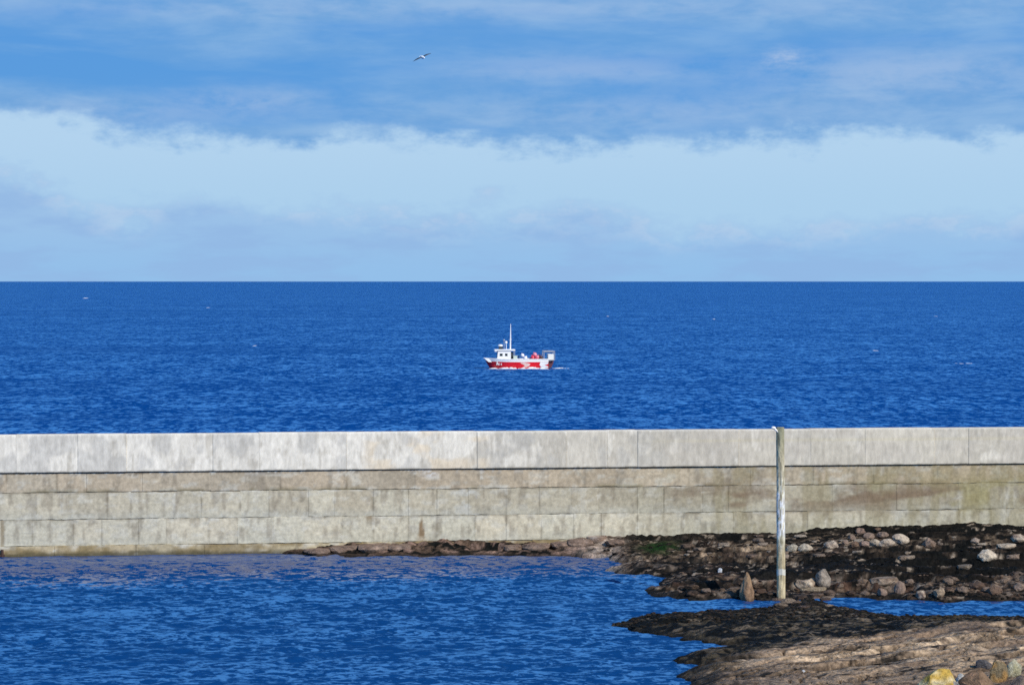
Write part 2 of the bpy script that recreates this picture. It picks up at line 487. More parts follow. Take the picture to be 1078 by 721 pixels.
def terrain_z(x, y):
    i = np.clip(np.interp(x, gx, np.arange(len(gx))), 0, len(gx) - 1.001)
    j = np.clip(np.interp(y, gy, np.arange(len(gy))), 0, len(gy) - 1.001)
    i0, j0 = int(i), int(j); fi, fj = i - i0, j - j0
    q = ZGRID
    return (q[j0, i0] * (1 - fi) + q[j0, i0 + 1] * fi) * (1 - fj) + (q[j0 + 1, i0] * (1 - fi) + q[j0 + 1, i0 + 1] * fi) * fj

def ground_hit(px, py):
    d = ray(px, py)
    y = 74.0
    while y < 137:
        t = y / d[1]
        z = CAM_H + d[2] * t
        if z <= max(terrain_z(d[0] * t, y), -0.05):
            return d[0] * t, y, max(z, -0.05)
        y += 0.04
    t = 132 / d[1]
    return d[0] * t, 132.0, CAM_H + d[2] * t

# own colour of the shore: black weed, brown rock, pale bare stone, a green weed patch
weed = np.array([.0058, .0062, .0058]); brown = np.array([.088, .058, .040]); tan = np.array([.390, .282, .184]); grey = np.array([.16, .13, .105]); dkbrown = np.array([.016, .012, .009])
Cc = np.zeros(X.shape + (3,)) + dkbrown
v1 = fbm(X * .35, Y * .5, 5, 21); v2 = fbm(X * 1.4, Y * 1.6, 4, 22); v3 = fbm(X * 4, Y * 4, 3, 23); v4 = fbm(X * .9, Y * 3.0, 4, 24)
# --- main reef
front = sstep(8.0, 4.5, dm + 5.0 * (v1 - .5) + 2.0 * (v2 - .5))
cm = np.zeros(X.shape + (3,)) + weed
cm = mixc(cm, dkbrown, sstep(.50, .62, .5 * v2 + .5 * v3) * .8)
cm = mixc(cm, brown * .9, front * sstep(.48, .56, .5 * v2 + .35 * v3 + .15 * v1) * .85)
cm = mixc(cm, np.array([.085, .045, .03]), front * sstep(.52, .62, v1) * sstep(.4, .55, v3) * .6)
cm = mixc(cm, grey, front * sstep(.60, .70, .5 * id1 + .5 * v2) * .7)
cm = mixc(cm, weed, sstep(.50, .60, fbm(X * .8, Y * 2.2, 4, 26)) * .85)
lens = np.exp(-((XPX - 790) / 130) ** 2) * np.exp(-((Y - 124.8) / 3.2) ** 2) + .9 * np.exp(-((XPX - 910) / 45) ** 2) * np.exp(-((Y - 126.0) / 2.0) ** 2) + .35 * np.exp(-((XPX - 1060) / 40) ** 2) * np.exp(-((Y - 126) / 2) ** 2)
lens = np.clip(lens, 0, 1)
v6 = fbm(X * 1.7 + .6 * sB, Y * 4.5, 5, 27); v7 = fbm(X * 4.5, Y * 6, 3, 28)
cm = mixc(cm, np.array([.19, .13, .09]), sstep(.60, .635, v6) * (.2 + .6 * front))
cm = mixc(cm, np.array([.34, .27, .20]), sstep(.655, .68, .6 * v6 + .4 * v7) * .85)
PYM = 296 + (12.3 - zm) * F / Y
bw = 6 * (fbm(X * .4, Y * .5, 4, 29) - .5)
black = sstep(581, 585, PYM + bw) * sstep(606, 600, PYM + bw * 1.5) * sstep(800, 860, XPX)
left_ = sstep(880, 850, XPX) * sstep(.40, .47, fbm(X * .7, Y * 1.6, 4, 41)) * np.clip(sstep(.7, 2.0, dm) , 0, 1)
black = np.maximum(black, left_ * (1 - .75 * lens))
black = np.maximum(black, sstep(563, 559, PYM + bw - .02 * (1078 - XPX) + 4) * sstep(690, 740, XPX))
cm = mixc(cm, weed, black * sstep(.70, .64, .6 * v6 + .4 * v7) * .92)
cm = mixc(cm, brown * 1.2, lens * sstep(.49, .54, v4) * .7)
cm = mixc(cm, tan * .9, lens * sstep(.53, .60, .4 * v4 + .3 * v2 + .3 * v3))
# scattered bare stone lens in the back half left of the middle and behind the post
cm = mixc(cm, dkbrown, sstep(.56, .7, v4) * .5)
# ledge at the foot of the wall
ledge = sstep(668, 640, XPX)
ca = mixc(np.zeros(X.shape + (3,)) + brown * 1.15, np.array([.26, .17, .13]), sstep(.42, .62, v2))
ca = mixc(ca, weed, sstep(.48, .6, v4 * .6 + v3 * .4))
sandy = np.exp(-((XPX - 640) / 28) ** 2)
ca = mixc(ca, np.array([.40, .32, .26]), sandy * sstep(.35, .5, v2 + .1) * .9)
cm = mixc(cm, ca, ledge)
green = np.exp(-((XPX - 694) / 17) ** 2) * np.exp(-((Y - 127.0) / 1.9) ** 2)
cm = mixc(cm, np.array([.010, .034, .007]), np.clip(green * 1.6, 0, 1) * sstep(.3, .48, v2))
# --- near slab and weedy ridge
cl = np.zeros(X.shape + (3,)) + weed * 1.1
cl = mixc(cl, np.array([.075, .058, .036]), sstep(.53, .60, .5 * v2 + .5 * v3) * .75)
cl = mixc(cl, np.array([.19, .145, .10]), sstep(.62, .66, v6) * .7)
lay = fbm(sD * .8, (X + Y) * .12, 4, 31); lay2 = fbm(sD * 2.6, (X + Y) * .3, 3, 32); lay3 = fbm(sD * 5.5, (X + Y) * .8, 3, 33)
pale = sstep(715, 690, PYG - .04 * (XPX - 850))       # the paler upper part of the slab
cs = np.zeros(X.shape + (3,)) + np.array([.200, .140, .096])
cs = mixc(cs, tan, sstep(.42, .49, .45 * lay + .40 * v1 + .15 * v3) * (.30 + .70 * pale))
patch = np.exp(-((XPX - 850) / 70) ** 2) * np.exp(-((PYG - 690) / 11) ** 2)
cs = mixc(cs, np.array([.365, .262, .172]), np.clip(patch * 1.4, 0, 1) * sstep(.36, .46, .6 * v2 + .4 * v1))
cs = mixc(cs, tan * 1.3, sstep(.56, .61, .8 * lay + .2 * v3) * sstep(.42, .52, v2) * (.25 + .75 * pale))
cs = mixc(cs, np.array([.25, .165, .105]), sstep(.54, .68, v1) * .5)
cs = mixc(cs, grey * .7, sstep(.56, .62, lay2) * .35)
cs = mixc(cs, brown * .6, sstep(.60, .64, .5 * lay2 + .5 * lay3) * .6)
cs = cs * (.84 + .34 * fid)[..., None]
cs = mixc(cs, brown * .42, crackD * .9)
cs = mixc(cs, weed * 1.5, sstep(.60, .64, .45 * v4 + .3 * lay2 + .25 * lay3) * .9)
cs = mixc(cs, weed * 2, sstep(830, 740, XPX + 80 * (v1 - .5)) * sstep(.38, .5, v2) * .8)
cl = mixc(cl, cs, slab)
bridge = np.exp(-((XPX - 848) / 30) ** 2) * np.exp(-((Y - 109.8) / 1.6) ** 2)
cl = mixc(cl, brown * 1.3, np.clip(bridge * 1.5, 0, 1) * sstep(.35, .55, v2))
Cc = np.where(is_main[..., None], cm, cl)
Cc = mixc(Cc, np.array([.012, .011, .009]), sstep(.16, .02, Z + .08 * (v3 - .5)) * .85 * (1 - sandy * ledge))   # splash-wetted, weed-black waterline
Cc = np.clip(Cc * (0.80 + .4 * v3)[..., None], 0.003, .6)
me = grid_mesh('rocky_shore', X, Y, Z)
set_col(me, Cc.reshape(-1, 3))
tag(link_mesh('rocky_shore', me, M['rock'], None, False), kind='structure')

# ------------------------------------------------------------------ water
def water_mat(name, body, scales, streak, rough=0.06, lean=0.1, cap=0.05, ior=1.45):
    m, nt, b = new_mat(name)
    L = nt.links.new
    geo = nd(nt, 'ShaderNodeNewGeometry')
    acc = None
    for (lx, ly, amx, amy, det) in scales:       # size of the ripples in metres along x and y, slope
        mp = nd(nt, 'ShaderNodeVectorMath', operation='MULTIPLY'); mp.inputs[1].default_value = (1 / lx, 1 / ly, 1)
        L(geo.outputs['Position'], mp.inputs[0])
        n = nd(nt, 'ShaderNodeTexNoise'); n.inputs['Scale'].default_value = 1; n.inputs['Detail'].default_value = det; n.inputs['Roughness'].default_value = .6; n.inputs['Distortion'].default_value = .4
        L(mp.outputs[0], n.inputs['Vector'])
        s = nd(nt, 'ShaderNodeVectorMath', operation='SUBTRACT'); L(n.outputs['Color'], s.inputs[0]); s.inputs[1].default_value = (.5, .5, .5)
        k = nd(nt, 'ShaderNodeVectorMath', operation='MULTIPLY'); L(s.outputs[0], k.inputs[0]); k.inputs[1].default_value = (amx, amy, 0)
        if acc is None: acc = k.outputs[0]
        else:
            ad = nd(nt, 'ShaderNodeVectorMath', operation='ADD'); L(acc, ad.inputs[0]); L(k.outputs[0], ad.inputs[1]); acc = ad.outputs[0]
    # patches of stronger and weaker wind
    mp = nd(nt, 'ShaderNodeVectorMath', operation='MULTIPLY'); mp.inputs[1].default_value = (1 / streak[0], 1 / streak[1], 1)
    L(geo.outputs['Position'], mp.inputs[0])
    n = nd(nt, 'ShaderNodeTexNoise'); n.inputs['Scale'].default_value = 1; n.inputs['Detail'].default_value = 4
    L(mp.outputs[0], n.inputs['Vector'])
    mr = nd(nt, 'ShaderNodeMapRange'); L(n.outputs['Fac'], mr.inputs[0]); mr.inputs[1].default_value = .3; mr.inputs[2].default_value = .7; mr.inputs[3].default_value = .35; mr.inputs[4].default_value = 1.55
    sc = nd(nt, 'ShaderNodeVectorMath', operation='SCALE'); L(acc, sc.inputs[0]); L(mr.outputs[0], sc.inputs['Scale'])
    lean_ = nd(nt, 'ShaderNodeVectorMath', operation='ADD'); L(sc.outputs[0], lean_.inputs[0]); lean_.inputs[1].default_value = (0, -lean, 0)   # wave faces run steeper towards the shore
    ad = nd(nt, 'ShaderNodeVectorMath', operation='ADD'); L(lean_.outputs[0], ad.inputs[0]); L(geo.outputs['Normal'], ad.inputs[1])
    sx = nd(nt, 'ShaderNodeSeparateXYZ'); L(ad.outputs[0], sx.inputs[0])
    def mm(op, a, b=None):
        n_ = nd(nt, 'ShaderNodeMath', operation=op)
        for i_, v_ in enumerate((a, b)):
            if v_ is None: continue
            if isinstance(v_, (int, float)): n_.inputs[i_].default_value = v_
            else: L(v_, n_.inputs[i_])
        return n_.outputs[0]
    root = mm('SQRT', mm('ADD', mm('MULTIPLY', sx.outputs[1], sx.outputs[1]), .02))
    yy = mm('SUBTRACT', mm('MULTIPLY', mm('SUBTRACT', sx.outputs[1], root), .5), cap)
    mn = nd(nt, 'ShaderNodeCombineXYZ'); L(sx.outputs[0], mn.inputs[0]); L(yy, mn.inputs[1]); L(sx.outputs[2], mn.inputs[2])
    no = nd(nt, 'ShaderNodeVectorMath', operation='NORMALIZE'); L(mn.outputs[0], no.inputs[0])
    L(no.outputs[0], b.inputs['Normal'])
    b.inputs['Base Color'].default_value = body + (1,)
    b.inputs['Roughness'].default_value = rough
    b.inputs['IOR'].default_value = ior
    return m

M['harbour'] = water_mat('harbour_water', (.0012, .043, .175), [(3.2, 2.2, .4, .7, 2), (.8, .58, .7, 1.5, 3), (.32, .23, 1.0, 2.7, 3), (.12, .08, .5, .7, 1)], (7, 4), .06, .05, .14, 2.2)
M['sea'] = water_mat('open_sea_water', (.0010, .051, .235), [(8, 14, .35, .5, 3), (1.3, 3.4, .7, 1.2, 3), (.5, 1.4, .8, 1.7, 2)], (300, 60), .08, .15, .115)

# harbour water with real waves
hx = np.arange(-46, 46, 0.14); hy = np.concatenate([np.arange(44, 72, 0.35), np.arange(72, 138, 0.14)])
HX, HY = np.meshgrid(hx, hy)
HZ = np.zeros(HX.shape)
for i in range(24):
    lam = 0.6 * (2.6 / 0.6) ** rng.random()
    th = math.pi / 2 + rng.normal(0, .55) + .25
    k = 2 * math.pi / lam
    amp = 0.0052 * lam ** .9
    ph = rng.random() * 6.28
    wv = (HX * math.cos(th) + HY * math.sin(th)) * k + ph
    q = np.sin(wv)
    env = .4 + 1.2 * vn(HX / (lam * 3.1) + i * 7.7, HY / (lam * 2.2) + i * 3.1, 200 + i)
    HZ += amp * env * (np.sin(wv) - .25 * np.cos(2 * wv))
calm = sstep(0, 3, wall_y(HX) - HY)
HZ *= 0.45 + .55 * calm
tag(link_mesh('harbour_water', grid_mesh('harbour_water', HX, HY, HZ), M['harbour'], None, True), kind='structure')

# open sea: one sheet to the horizon, its part inside the harbour lying below the fine water
ys = [-3000, -400, 40, 140.0, 140.6] + list(np.geomspace(150, 90000, 60))
xs = [-60000, -20000, -6000, -2000, -700, -250, -80, 0, 80, 250, 700, 2000, 6000, 20000, 60000]
SX, SY = np.meshgrid(np.array(xs, float), np.array(ys, float))
SZ = np.where(SY < 140.3, -1.4, 0.0)
tag(link_mesh('sea', grid_mesh('sea', SX, SY, SZ), M['sea'], None, True), kind='structure')

# ------------------------------------------------------------------ harbour wall
wall = empty('harbour_wall', (P0[0], P0[1], 0), WALL_RZ)
tag(wall, 'long grey stone harbour wall topped by whitewashed concrete parapet slabs', 'sea wall')

def panel_grid(s0, s1, z0, z1, step, yfun, depth, bev=0.03, soft=True):
    """front face grid with rounded arrises plus returning sides; returns verts (local), faces, grid shape"""
    ns = max(2, int((s1 - s0) / step) + 1); nzz = max(2, int((z1 - z0) / step) + 1)
    s = np.concatenate([[s0, s0], np.linspace(s0 + bev, s1 - bev, ns), [s1, s1]])
    z = np.concatenate([[z0, z0], np.linspace(z0 + bev, z1 - bev, nzz), [z1, z1]])
    S, Zz = np.meshgrid(s, z)
    Yv = yfun(S, Zz); q_ = bev * (.3 if soft else .0)
    Yv[:, 1] += q_; Yv[:, -2] += q_; Yv[1, :] += bev * .3; Yv[-2, :] += bev * .3
    Yv[:, 0] = depth; Yv[:, -1] = depth; Yv[0, :] = depth; Yv[-1, :] = depth
    return S, Yv, Zz

# parapet slabs ------------------------------------------------------
Z_TOP, Z_CAP, Z_A, Z_B, Z_C = 5.43, 3.76, 2.86, 1.64, 0.46
cap_px = [0, 17, 82, 133, 224, 273, 364.5, 502, 596, 639, 671, 777, 853, 910, 983, 1019]
cap_s = [s_of(p) for p in cap_px] + [s_of(1100)]
cap_s = [cap_s[0] - 16, cap_s[0] - 11.2, cap_s[0] - 7, cap_s[0] - 3.1] + cap_s[1:] + [cap_s[-1] + k for k in (4, 7.5, 11.8, 16, 20)]
def cap_cols(S, Zz, k):
    u = (Zz - Z_CAP) / (Z_TOP - Z_CAP)
    px = S / (s_of(1078)) * 1078
    right = sstep(600, 760, px)
    h = (k * 0.618034) % 1.0
    g = np.array([.585, .535, .44]) * (0.90 + .18 * h)
    w = np.array([.765, .71, .60]) * (0.95 + .09 * h)
    c = np.zeros(S.shape + (3,)) + g
    a1 = fbm(S * .55, Zz * .9, 4, 300 + k); a2 = fbm(S * 3.2, Zz * .55, 4, 310 + k); a3 = fbm(S * 1.6, Zz * 2.2, 4, 320 + k)
    left = sstep(620, 380, px)
    thr = .60 - .17 * left + .05 * (h - .5)
    a2b = fbm(S * 6.5, Zz * .8, 4, 315 + k)
    m = sstep(thr - .03, thr + .025, .30 * a1 + .28 * a2 + .22 * a3 + .20 * a2b)
    centre = np.abs((S - S.min()) / (S.max() - S.min()) - .5) * 2
    m = np.clip(m * (.55 + .45 * centre) + .55 * left * sstep(.45, .6, a2), 0, 1)
    c = mixc(c, w, m)
    # paint worn into pale patches on the last slabs
    for (x0, x1, z0, z1, am) in ((1024, 1062, .10, .70, .8), (880, 902, .55, .95, .5), (1000, 1016, .7, .95, .5), (650, 672, .0, .9, .6), (640, 650, 0, 1, .4)):
        r = sstep(x0 - 4, x0 + 4, px) * sstep(x1 + 4, x1 - 4, px) * sstep(z0 - .06, z0 + .06, u) * sstep(z1 + .06, z1 - .06, u)
        c = mixc(c, w, r * am * sstep(.38, .58, a3))
    # warm stain on the slab right of the middle-left joint, a faint line under the top on the right
    warm = sstep(366, 380, px) * sstep(505, 495, px) * sstep(.42, .6, fbm(S * .8, Zz * 1.5, 4, 340))
    c = mixc(c, np.array([.74, .61, .43]), warm * .7)
    gr = sstep(.52, .66, fbm(S * 1.1, Zz * 1.0, 4, 350 + k)) * (1 - right * .4)
    c = mixc(c, np.array([.50, .475, .42]), gr * .55)
    c = c * (.88 + .24 * fbm(S * 7, Zz * 5, 3, 360))[..., None]
    c = mixc(c, np.array([.54, .49, .415]), right * sstep(.4, .6, a1) * .5)
    lin = right * np.exp(-((u - .71) / .03) ** 2) * .35
    c = mixc(c, np.array([.62, .54, .32]), lin)
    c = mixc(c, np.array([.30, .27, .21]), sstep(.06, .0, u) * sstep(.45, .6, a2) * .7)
    c = mixc(c, np.array([.82, .80, .74]), sstep(.96, .985, u) * .15)
    return np.clip(c, .02, .88)
for k in range(len(cap_s) - 1):
    jg = .006 if k in (1, 3, 7, 9, 10, 12, 14, 16, 18, 21) else .002; s0, s1 = cap_s[k] + jg, cap_s[k + 1] - .001
    off = 0.012 * math.sin(k * 2.3)
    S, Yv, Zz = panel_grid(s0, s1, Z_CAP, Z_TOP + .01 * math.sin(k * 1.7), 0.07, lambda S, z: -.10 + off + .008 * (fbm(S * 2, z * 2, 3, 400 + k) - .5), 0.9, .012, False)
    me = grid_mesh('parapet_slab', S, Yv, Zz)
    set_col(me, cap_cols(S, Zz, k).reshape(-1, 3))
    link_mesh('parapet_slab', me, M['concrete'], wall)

# block courses ------------------------------------------------------
courses = [
    ('upper_block_course', Z_A, Z_CAP - .035, [7, 60, 91, 150, 222, 295, 365, 437, 507, 577, 650, 725, 790, 856, 920, 987, 1050]),
    ('middle_block_course', Z_B, Z_A - .03, [-5, 38, 65, 113, 138, 183, 212, 253, 283, 325, 352, 393, 430, 460, 493, 533, 568, 602, 630, 671, 699, 740, 767, 818, 876, 944, 1009, 1060]),
    ('lower_block_course', Z_C, Z_B - .028, [4, 34, 77, 107, 146, 175, 220, 250, 288, 320, 360, 393, 430, 460, 500, 533, 570, 604, 633, 671, 720, 772, 850, 944, 1010, 1062]),
    ('footing_course', -0.9, Z_C - .03, [-6, 57, 143, 215, 300, 380, 470, 560, 650, 750, 850, 950, 1050]),
]
tone = {'middle_block_course': {352: -.22, 325: .10, 65: -.2, 113: .03, 183: -.16, 283: -.15, 630: -.3, 699: -.3, 740: -.24, 944: -.25, 876: -.06, 602: -.18, 493: -.05},
        'upper_block_course': {7: .02, 150: -.06, 222: -.12, 295: -.1, 365: -.12, 437: -.08, 507: -.14}}
rc = random.Random(5)
for ci, (name, z0, z1, jp) in enumerate(courses):
    sj = [s_of(p) for p in jp]
    head = []; tail = []
    q = sj[0]
    while q > -17: q -= rc.uniform(1.3, 3.0); head.insert(0, q)
    q = sj[-1]
    while q < 69: q += rc.uniform(1.6, 3.4); tail.append(q)
    js = head + sj + tail; jpx = [None] * len(head) + jp + [None] * len(tail)
    VV = []; FF = []; CV = []; off0 = 0
    for k in range(len(js) - 1):
        h = rc.random(); h2 = rc.random()
        gap = .0015 if rc.random() < .75 else .008
        b0 = .006 * rc.uniform(-1, 1) + (.05 if False else 0) - (.10 if ci == 3 else 0)
        zt = z1 + rc.uniform(-.012, .022); zb = z0 + rc.uniform(-.012, .006)
        S, Yv, Zz = panel_grid(js[k] + gap, js[k + 1] - gap, zb, zt, 0.085,
                               lambda S, z: b0 + .0 + .02 * (fbm(S * 1.8, z * 1.8, 4, 500 + ci * 50 + k) - .5) + .03 * np.clip(fbm(S * .9 + 3, z * 5, 3, 600 + ci) - .6, 0, 1), 0.45, .02, False)
        # ragged arrises
        nj = .05
        Zz = Zz + nj * (fbm(S * 3.5, Zz * 0 + ci, 3, 710 + k) - .5) * (np.abs((Zz - zb) / (zt - zb) - .5) * 2) ** 3
        px = S / s_of(1078) * 1078
        base = {0: np.array([.475, .405, .295]), 1: np.array([.500, .455, .340]), 2: np.array([.560, .520, .400]), 3: np.array([.47, .395, .255])}[ci]
        t = tone.get(name, {}).get(jpx[k], (h - .5) * .16)
        c = np.zeros(S.shape + (3,)) + base * (1 + t * .8)
        c = mixc(c, base * np.array([1.06, .94, .84]), np.full(S.shape, h2 * .35))
        a1 = fbm(S * .7, Zz * 1.4, 4, 800 + ci); a2 = fbm(S * 4, Zz * 1.2, 4, 810 + ci); a3 = fbm(S * 2.2, Zz * 4.5, 4, 820 + ci)
        u = (Zz - zb) / (zt - zb)
        c = mixc(c, np.array([.56, .53, .44]), sstep(.56, .72, a3) * .55)
        c = mixc(c, np.array([.24, .20, .145]), sstep(.55, .70, a2) * .5)
        a4 = fbm(S * .33, Zz * .5, 4, 830 + ci); a5 = fbm(S * 9, Zz * 9, 3, 835)
        c = c * (.80 + .42 * a4)[..., None] * (.86 + .28 * a5)[..., None]
        ed = np.minimum(np.minimum(S - S.min(), S.max() - S) * 1.6, np.minimum(Zz - zb, zt - Zz))
        c = mixc(c, np.array([.60, .57, .48]), sstep(.16, .03, ed) * sstep(.50, .62, a3) * .55)
        c = mixc(c, np.array([.17, .135, .085]), sstep(.10, .015, ed) * sstep(.47, .60, a1) * .4)
        if ci == 0:    # pale lime runs under the parapet, brown dirt along the lower arris
            c = mixc(c, np.array([.62, .60, .54]), sstep(.7, 1, u) * sstep(.54, .66, a2) * .6)
            lm = np.exp(-((px - 441) / 8) ** 2) * sstep(.45, .8, u) * sstep(.4, .55, a3)
            c = mixc(c, np.array([.75, .73, .68]), lm)
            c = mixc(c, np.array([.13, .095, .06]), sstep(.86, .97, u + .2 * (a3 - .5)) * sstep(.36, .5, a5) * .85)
            c = mixc(c, np.array([.20, .17, .09]), sstep(.22, .0, u) * sstep(.40, .58, a1) * .6)
        if ci in (1, 2):
            c = mixc(c, np.array([.46, .45, .37]), sstep(.45, .0, u) * .45)
            c = mixc(c, np.array([.55, .54, .48]), np.exp(-((px - 480) / 14) ** 2) * sstep(.4, .6, a3) * .6 * (ci == 1))
        if ci == 3:
            c = mixc(c, np.array([.24, .17, .07]), sstep(.35, .75, u) * sstep(.36, .56, a1) * .75)
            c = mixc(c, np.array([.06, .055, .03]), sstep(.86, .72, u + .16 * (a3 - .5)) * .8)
        if ci == 2:   # rust run below a weep hole
            ww = np.clip((1 - u) * 1.35, 0, 1)
            tri = sstep(3.2, 2.0, np.abs(px - 430.5) / (.25 + ww)) * sstep(.05, .25, u) * sstep(1.0, .75, u)
            c = mixc(c, np.array([.20, .115, .045]), tri * .8)
            tri2 = np.exp(-((px - 431) / 5) ** 2) * sstep(.22, .0, u)
            c = mixc(c, np.array([.42, .30, .17]), tri2 * .6)
            c = mixc(c, np.array([.25, .17, .08]), np.exp(-((px - 377) / 5) ** 2) * sstep(.75, .95, u) * .6)
            c = mixc(c, np.array([.16, .09, .04]), np.exp(-((px - 943) / 2.2) ** 2) * sstep(.55, .2, u) * .8)
            c = mixc(c, np.array([.19, .13, .06]), np.exp(-((px - 2.5) / 1.6) ** 2) * .8)
        # right end: brown seep and yellow-green lichen
        rt = sstep(640, 760, px)
        if ci < 3:
            yl = sstep(860, 960, px) * sstep(.44, .60, fbm(S * .6, Zz * .9, 4, 850)) * (np.exp(-((Zz - 2.3) / .9) ** 2))
            c = mixc(c, np.array([.33, .28, .085]), yl * .6)
            c = mixc(c, np.array([.30, .25, .13]), rt * sstep(.46, .6, fbm(S * 2.6, Zz * .5, 4, 870)) * .45)
            br = (sstep(.50, .64, fbm(S * .35, Zz * 1.1, 4, 860)) * np.exp(-((Zz - 2.25) / .6) ** 2)) * rt
            c = mixc(c, np.array([.225, .155, .10]), br * .85)
            c = c * (1 - .10 * rt)[..., None]
            c = mixc(c, np.array([.30, .28, .19]), rt * sstep(1.6, .6, Zz) * .35)
        ny, nx = S.shape
        i = np.arange(ny * nx).reshape(ny, nx) + off0
        FF.append(np.stack([i[:-1, :-1], i[:-1, 1:], i[1:, 1:], i[1:, :-1]], -1).reshape(-1, 4))
        VV.append(np.stack([S, Yv, Zz], -1).reshape(-1, 3)); CV.append(np.clip(c, .015, .8).reshape(-1, 3)); off0 += ny * nx
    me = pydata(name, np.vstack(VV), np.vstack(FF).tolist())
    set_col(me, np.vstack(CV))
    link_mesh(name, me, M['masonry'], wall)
# core, walkway behind and joint backing
sL, sR = cap_s[0], cap_s[-1]
MB().box((sL, .05, -1.2), (sR, .42, Z_CAP - .002)).build('joint_backing', M['mortar'], wall)
MB().box((sL, .95, -1.2), (sR, 4.6, 4.15), .02).build('walkway', M['core'], wall)
st_ = MB()
xx = s_of(2.2)
st_.tube((xx, -.16, -.25), (xx, -.17, .34), .075, .06, 8).box((xx - .11, -.2, .02), (xx + .11, -.10, .12), .01)
st_.build('iron_stub', M['rust'], wall)

# ------------------------------------------------------------------ tall wooden post
gxp, gyp, _ = ground_hit(823, 631)
PB = (at_y(822.5, 632, 109.9)[0], 109.9)
post = empty('marker_post', (PB[0], PB[1], 0))
tag(post, 'tall weathered timber post with pale band standing in the rocks before the wall', 'post')
ztop = at_y(821, 449.5, 109.9)[2]
nz_, na = 150, 18
VV = []; CV = []
for i in range(nz_ + 1):
    t = i / nz_; z = -.6 + (ztop + .6) * t
    lean = -.055 * t
    for j in range(na):
        th = 2 * math.pi * j / na
        sq = 1.0 / max(abs(math.cos(th + .35)), abs(math.sin(th + .35)))
        r = (.166 - .016 * t) * (1 + (sq - 1) * .28)
        n = float(fbm(np.array([th * 2.2 + 9]), np.array([z * .9]), 4, 900)[0]) - .5
        n2 = float(fbm(np.array([th * 5]), np.array([z * 3.5]), 3, 910)[0]) - .5
        r *= 1 + .16 * n + .08 * n2
        VV.append((lean + r * math.cos(th), r * math.sin(th), z))
        c = np.array([.25, .23, .165])
        top = sstep(ztop - 1.3, ztop - .2, z); mid = math.exp(-((z - 3.35) / 1.15) ** 2)
        c = lerp(c, np.array([.17, .175, .12]), top * .8)
        c = lerp(c, np.array([.62, .60, .54]), np.clip(mid * 1.5 * sstep(-.12, .12, n2 + .5 * n + .02), 0, 1) * .8)
        c = lerp(c, np.array([.10, .095, .045]), math.exp(-((z - 2.25) / .14) ** 2) * .5 + math.exp(-((z - 4.4) / .2) ** 2) * .2)
        c = lerp(c, np.array([.30, .255, .165]), sstep(2.2, 1.7, z) * .9)
        c = lerp(c, np.array([.05, .05, .035]), sstep(.12, -.02, z))
        c = c * np.array([1.75, 1.68, 1.55]) * (1 + .9 * n2)
        CV.append(np.clip(c, .02, .75))
faces = [(i * na + j, i * na + (j + 1) % na, (i + 1) * na + (j + 1) % na, (i + 1) * na + j) for i in range(nz_) for j in range(na)]
faces.append(tuple(nz_ * na + j for j in range(na)))
me = pydata('shaft', VV, faces); set_col(me, np.array(CV))
link_mesh('shaft', me, M['wood'], post)
M['band'] = flat_mat('chalky_white_paint', (.60, .57, .48), .8, .2, 9)
bz0 = at_y(822, 605, 109.9)[2]; bz1 = at_y(822, 598.5, 109.9)[2]
bv = []
for z in (bz0, (bz0 + bz1) / 2, bz1):
    t = (z + .6) / (ztop + .6)
    for j in range(na):
        th = 2 * math.pi * j / na
        sq = 1.0 / max(abs(math.cos(th + .35)), abs(math.sin(th + .35)))
        r = (.166 - .016 * t) * (1 + (sq - 1) * .28)
        n = float(fbm(np.array([th * 2.2 + 9]), np.array([z * .9]), 4, 900)[0]) - .5
        n2 = float(fbm(np.array([th * 5]), np.array([z * 3.5]), 3, 910)[0]) - .5
        r = r * (1 + .16 * n + .08 * n2) + .006
        bv.append((-.055 * t + r * math.cos(th), r * math.sin(th), z + .02 * math.sin(3 * th)))
link_mesh('painted_band', pydata('painted_band', bv, [(i * na + j, i * na + (j + 1) % na, (i + 1) * na + (j + 1) % na, (i + 1) * na + j) for i in range(2) for j in range(na)]), M['band'], post)
br_ = MB()
br_.tube((-.14, -.08, ztop - .20), (-.30, -.13, ztop - .03), .035, .045, 8).ball((-.33, -.14, ztop - .02), .075, (1.25, .8, .75))
br_.build('bracket', M['white'], post, True)

# ------------------------------------------------------------------ boulders and stones
def rock_mesh(seed, cuts=9, rough=.12, sub=3):
    rr = random.Random(seed)
    bm = bmesh.new()
    bmesh.ops.create_icosphere(bm, subdivisions=sub, radius=1.0)
    planes = []
    for _ in range(cuts):
        n = Vector((rr.gauss(0, 1), rr.gauss(0, 1), rr.gauss(0, 1))).normalized()
        planes.append((n, rr.uniform(.62, .86)))
    o = Vector((rr.random() * 50, rr.random() * 50, rr.random() * 50))
    for v in bm.verts:
        for n, d in planes:
            k = v.co.dot(n)
            if k > d: v.co -= n * (k - d) * .9
        v.co *= 1 + rough * mnoise.fractal(v.co * 1.7 + o, .8, 2.0, 5) * 1.25
    me = bpy.data.meshes.new('rock')
    bm.to_mesh(me); bm.free()
    return me

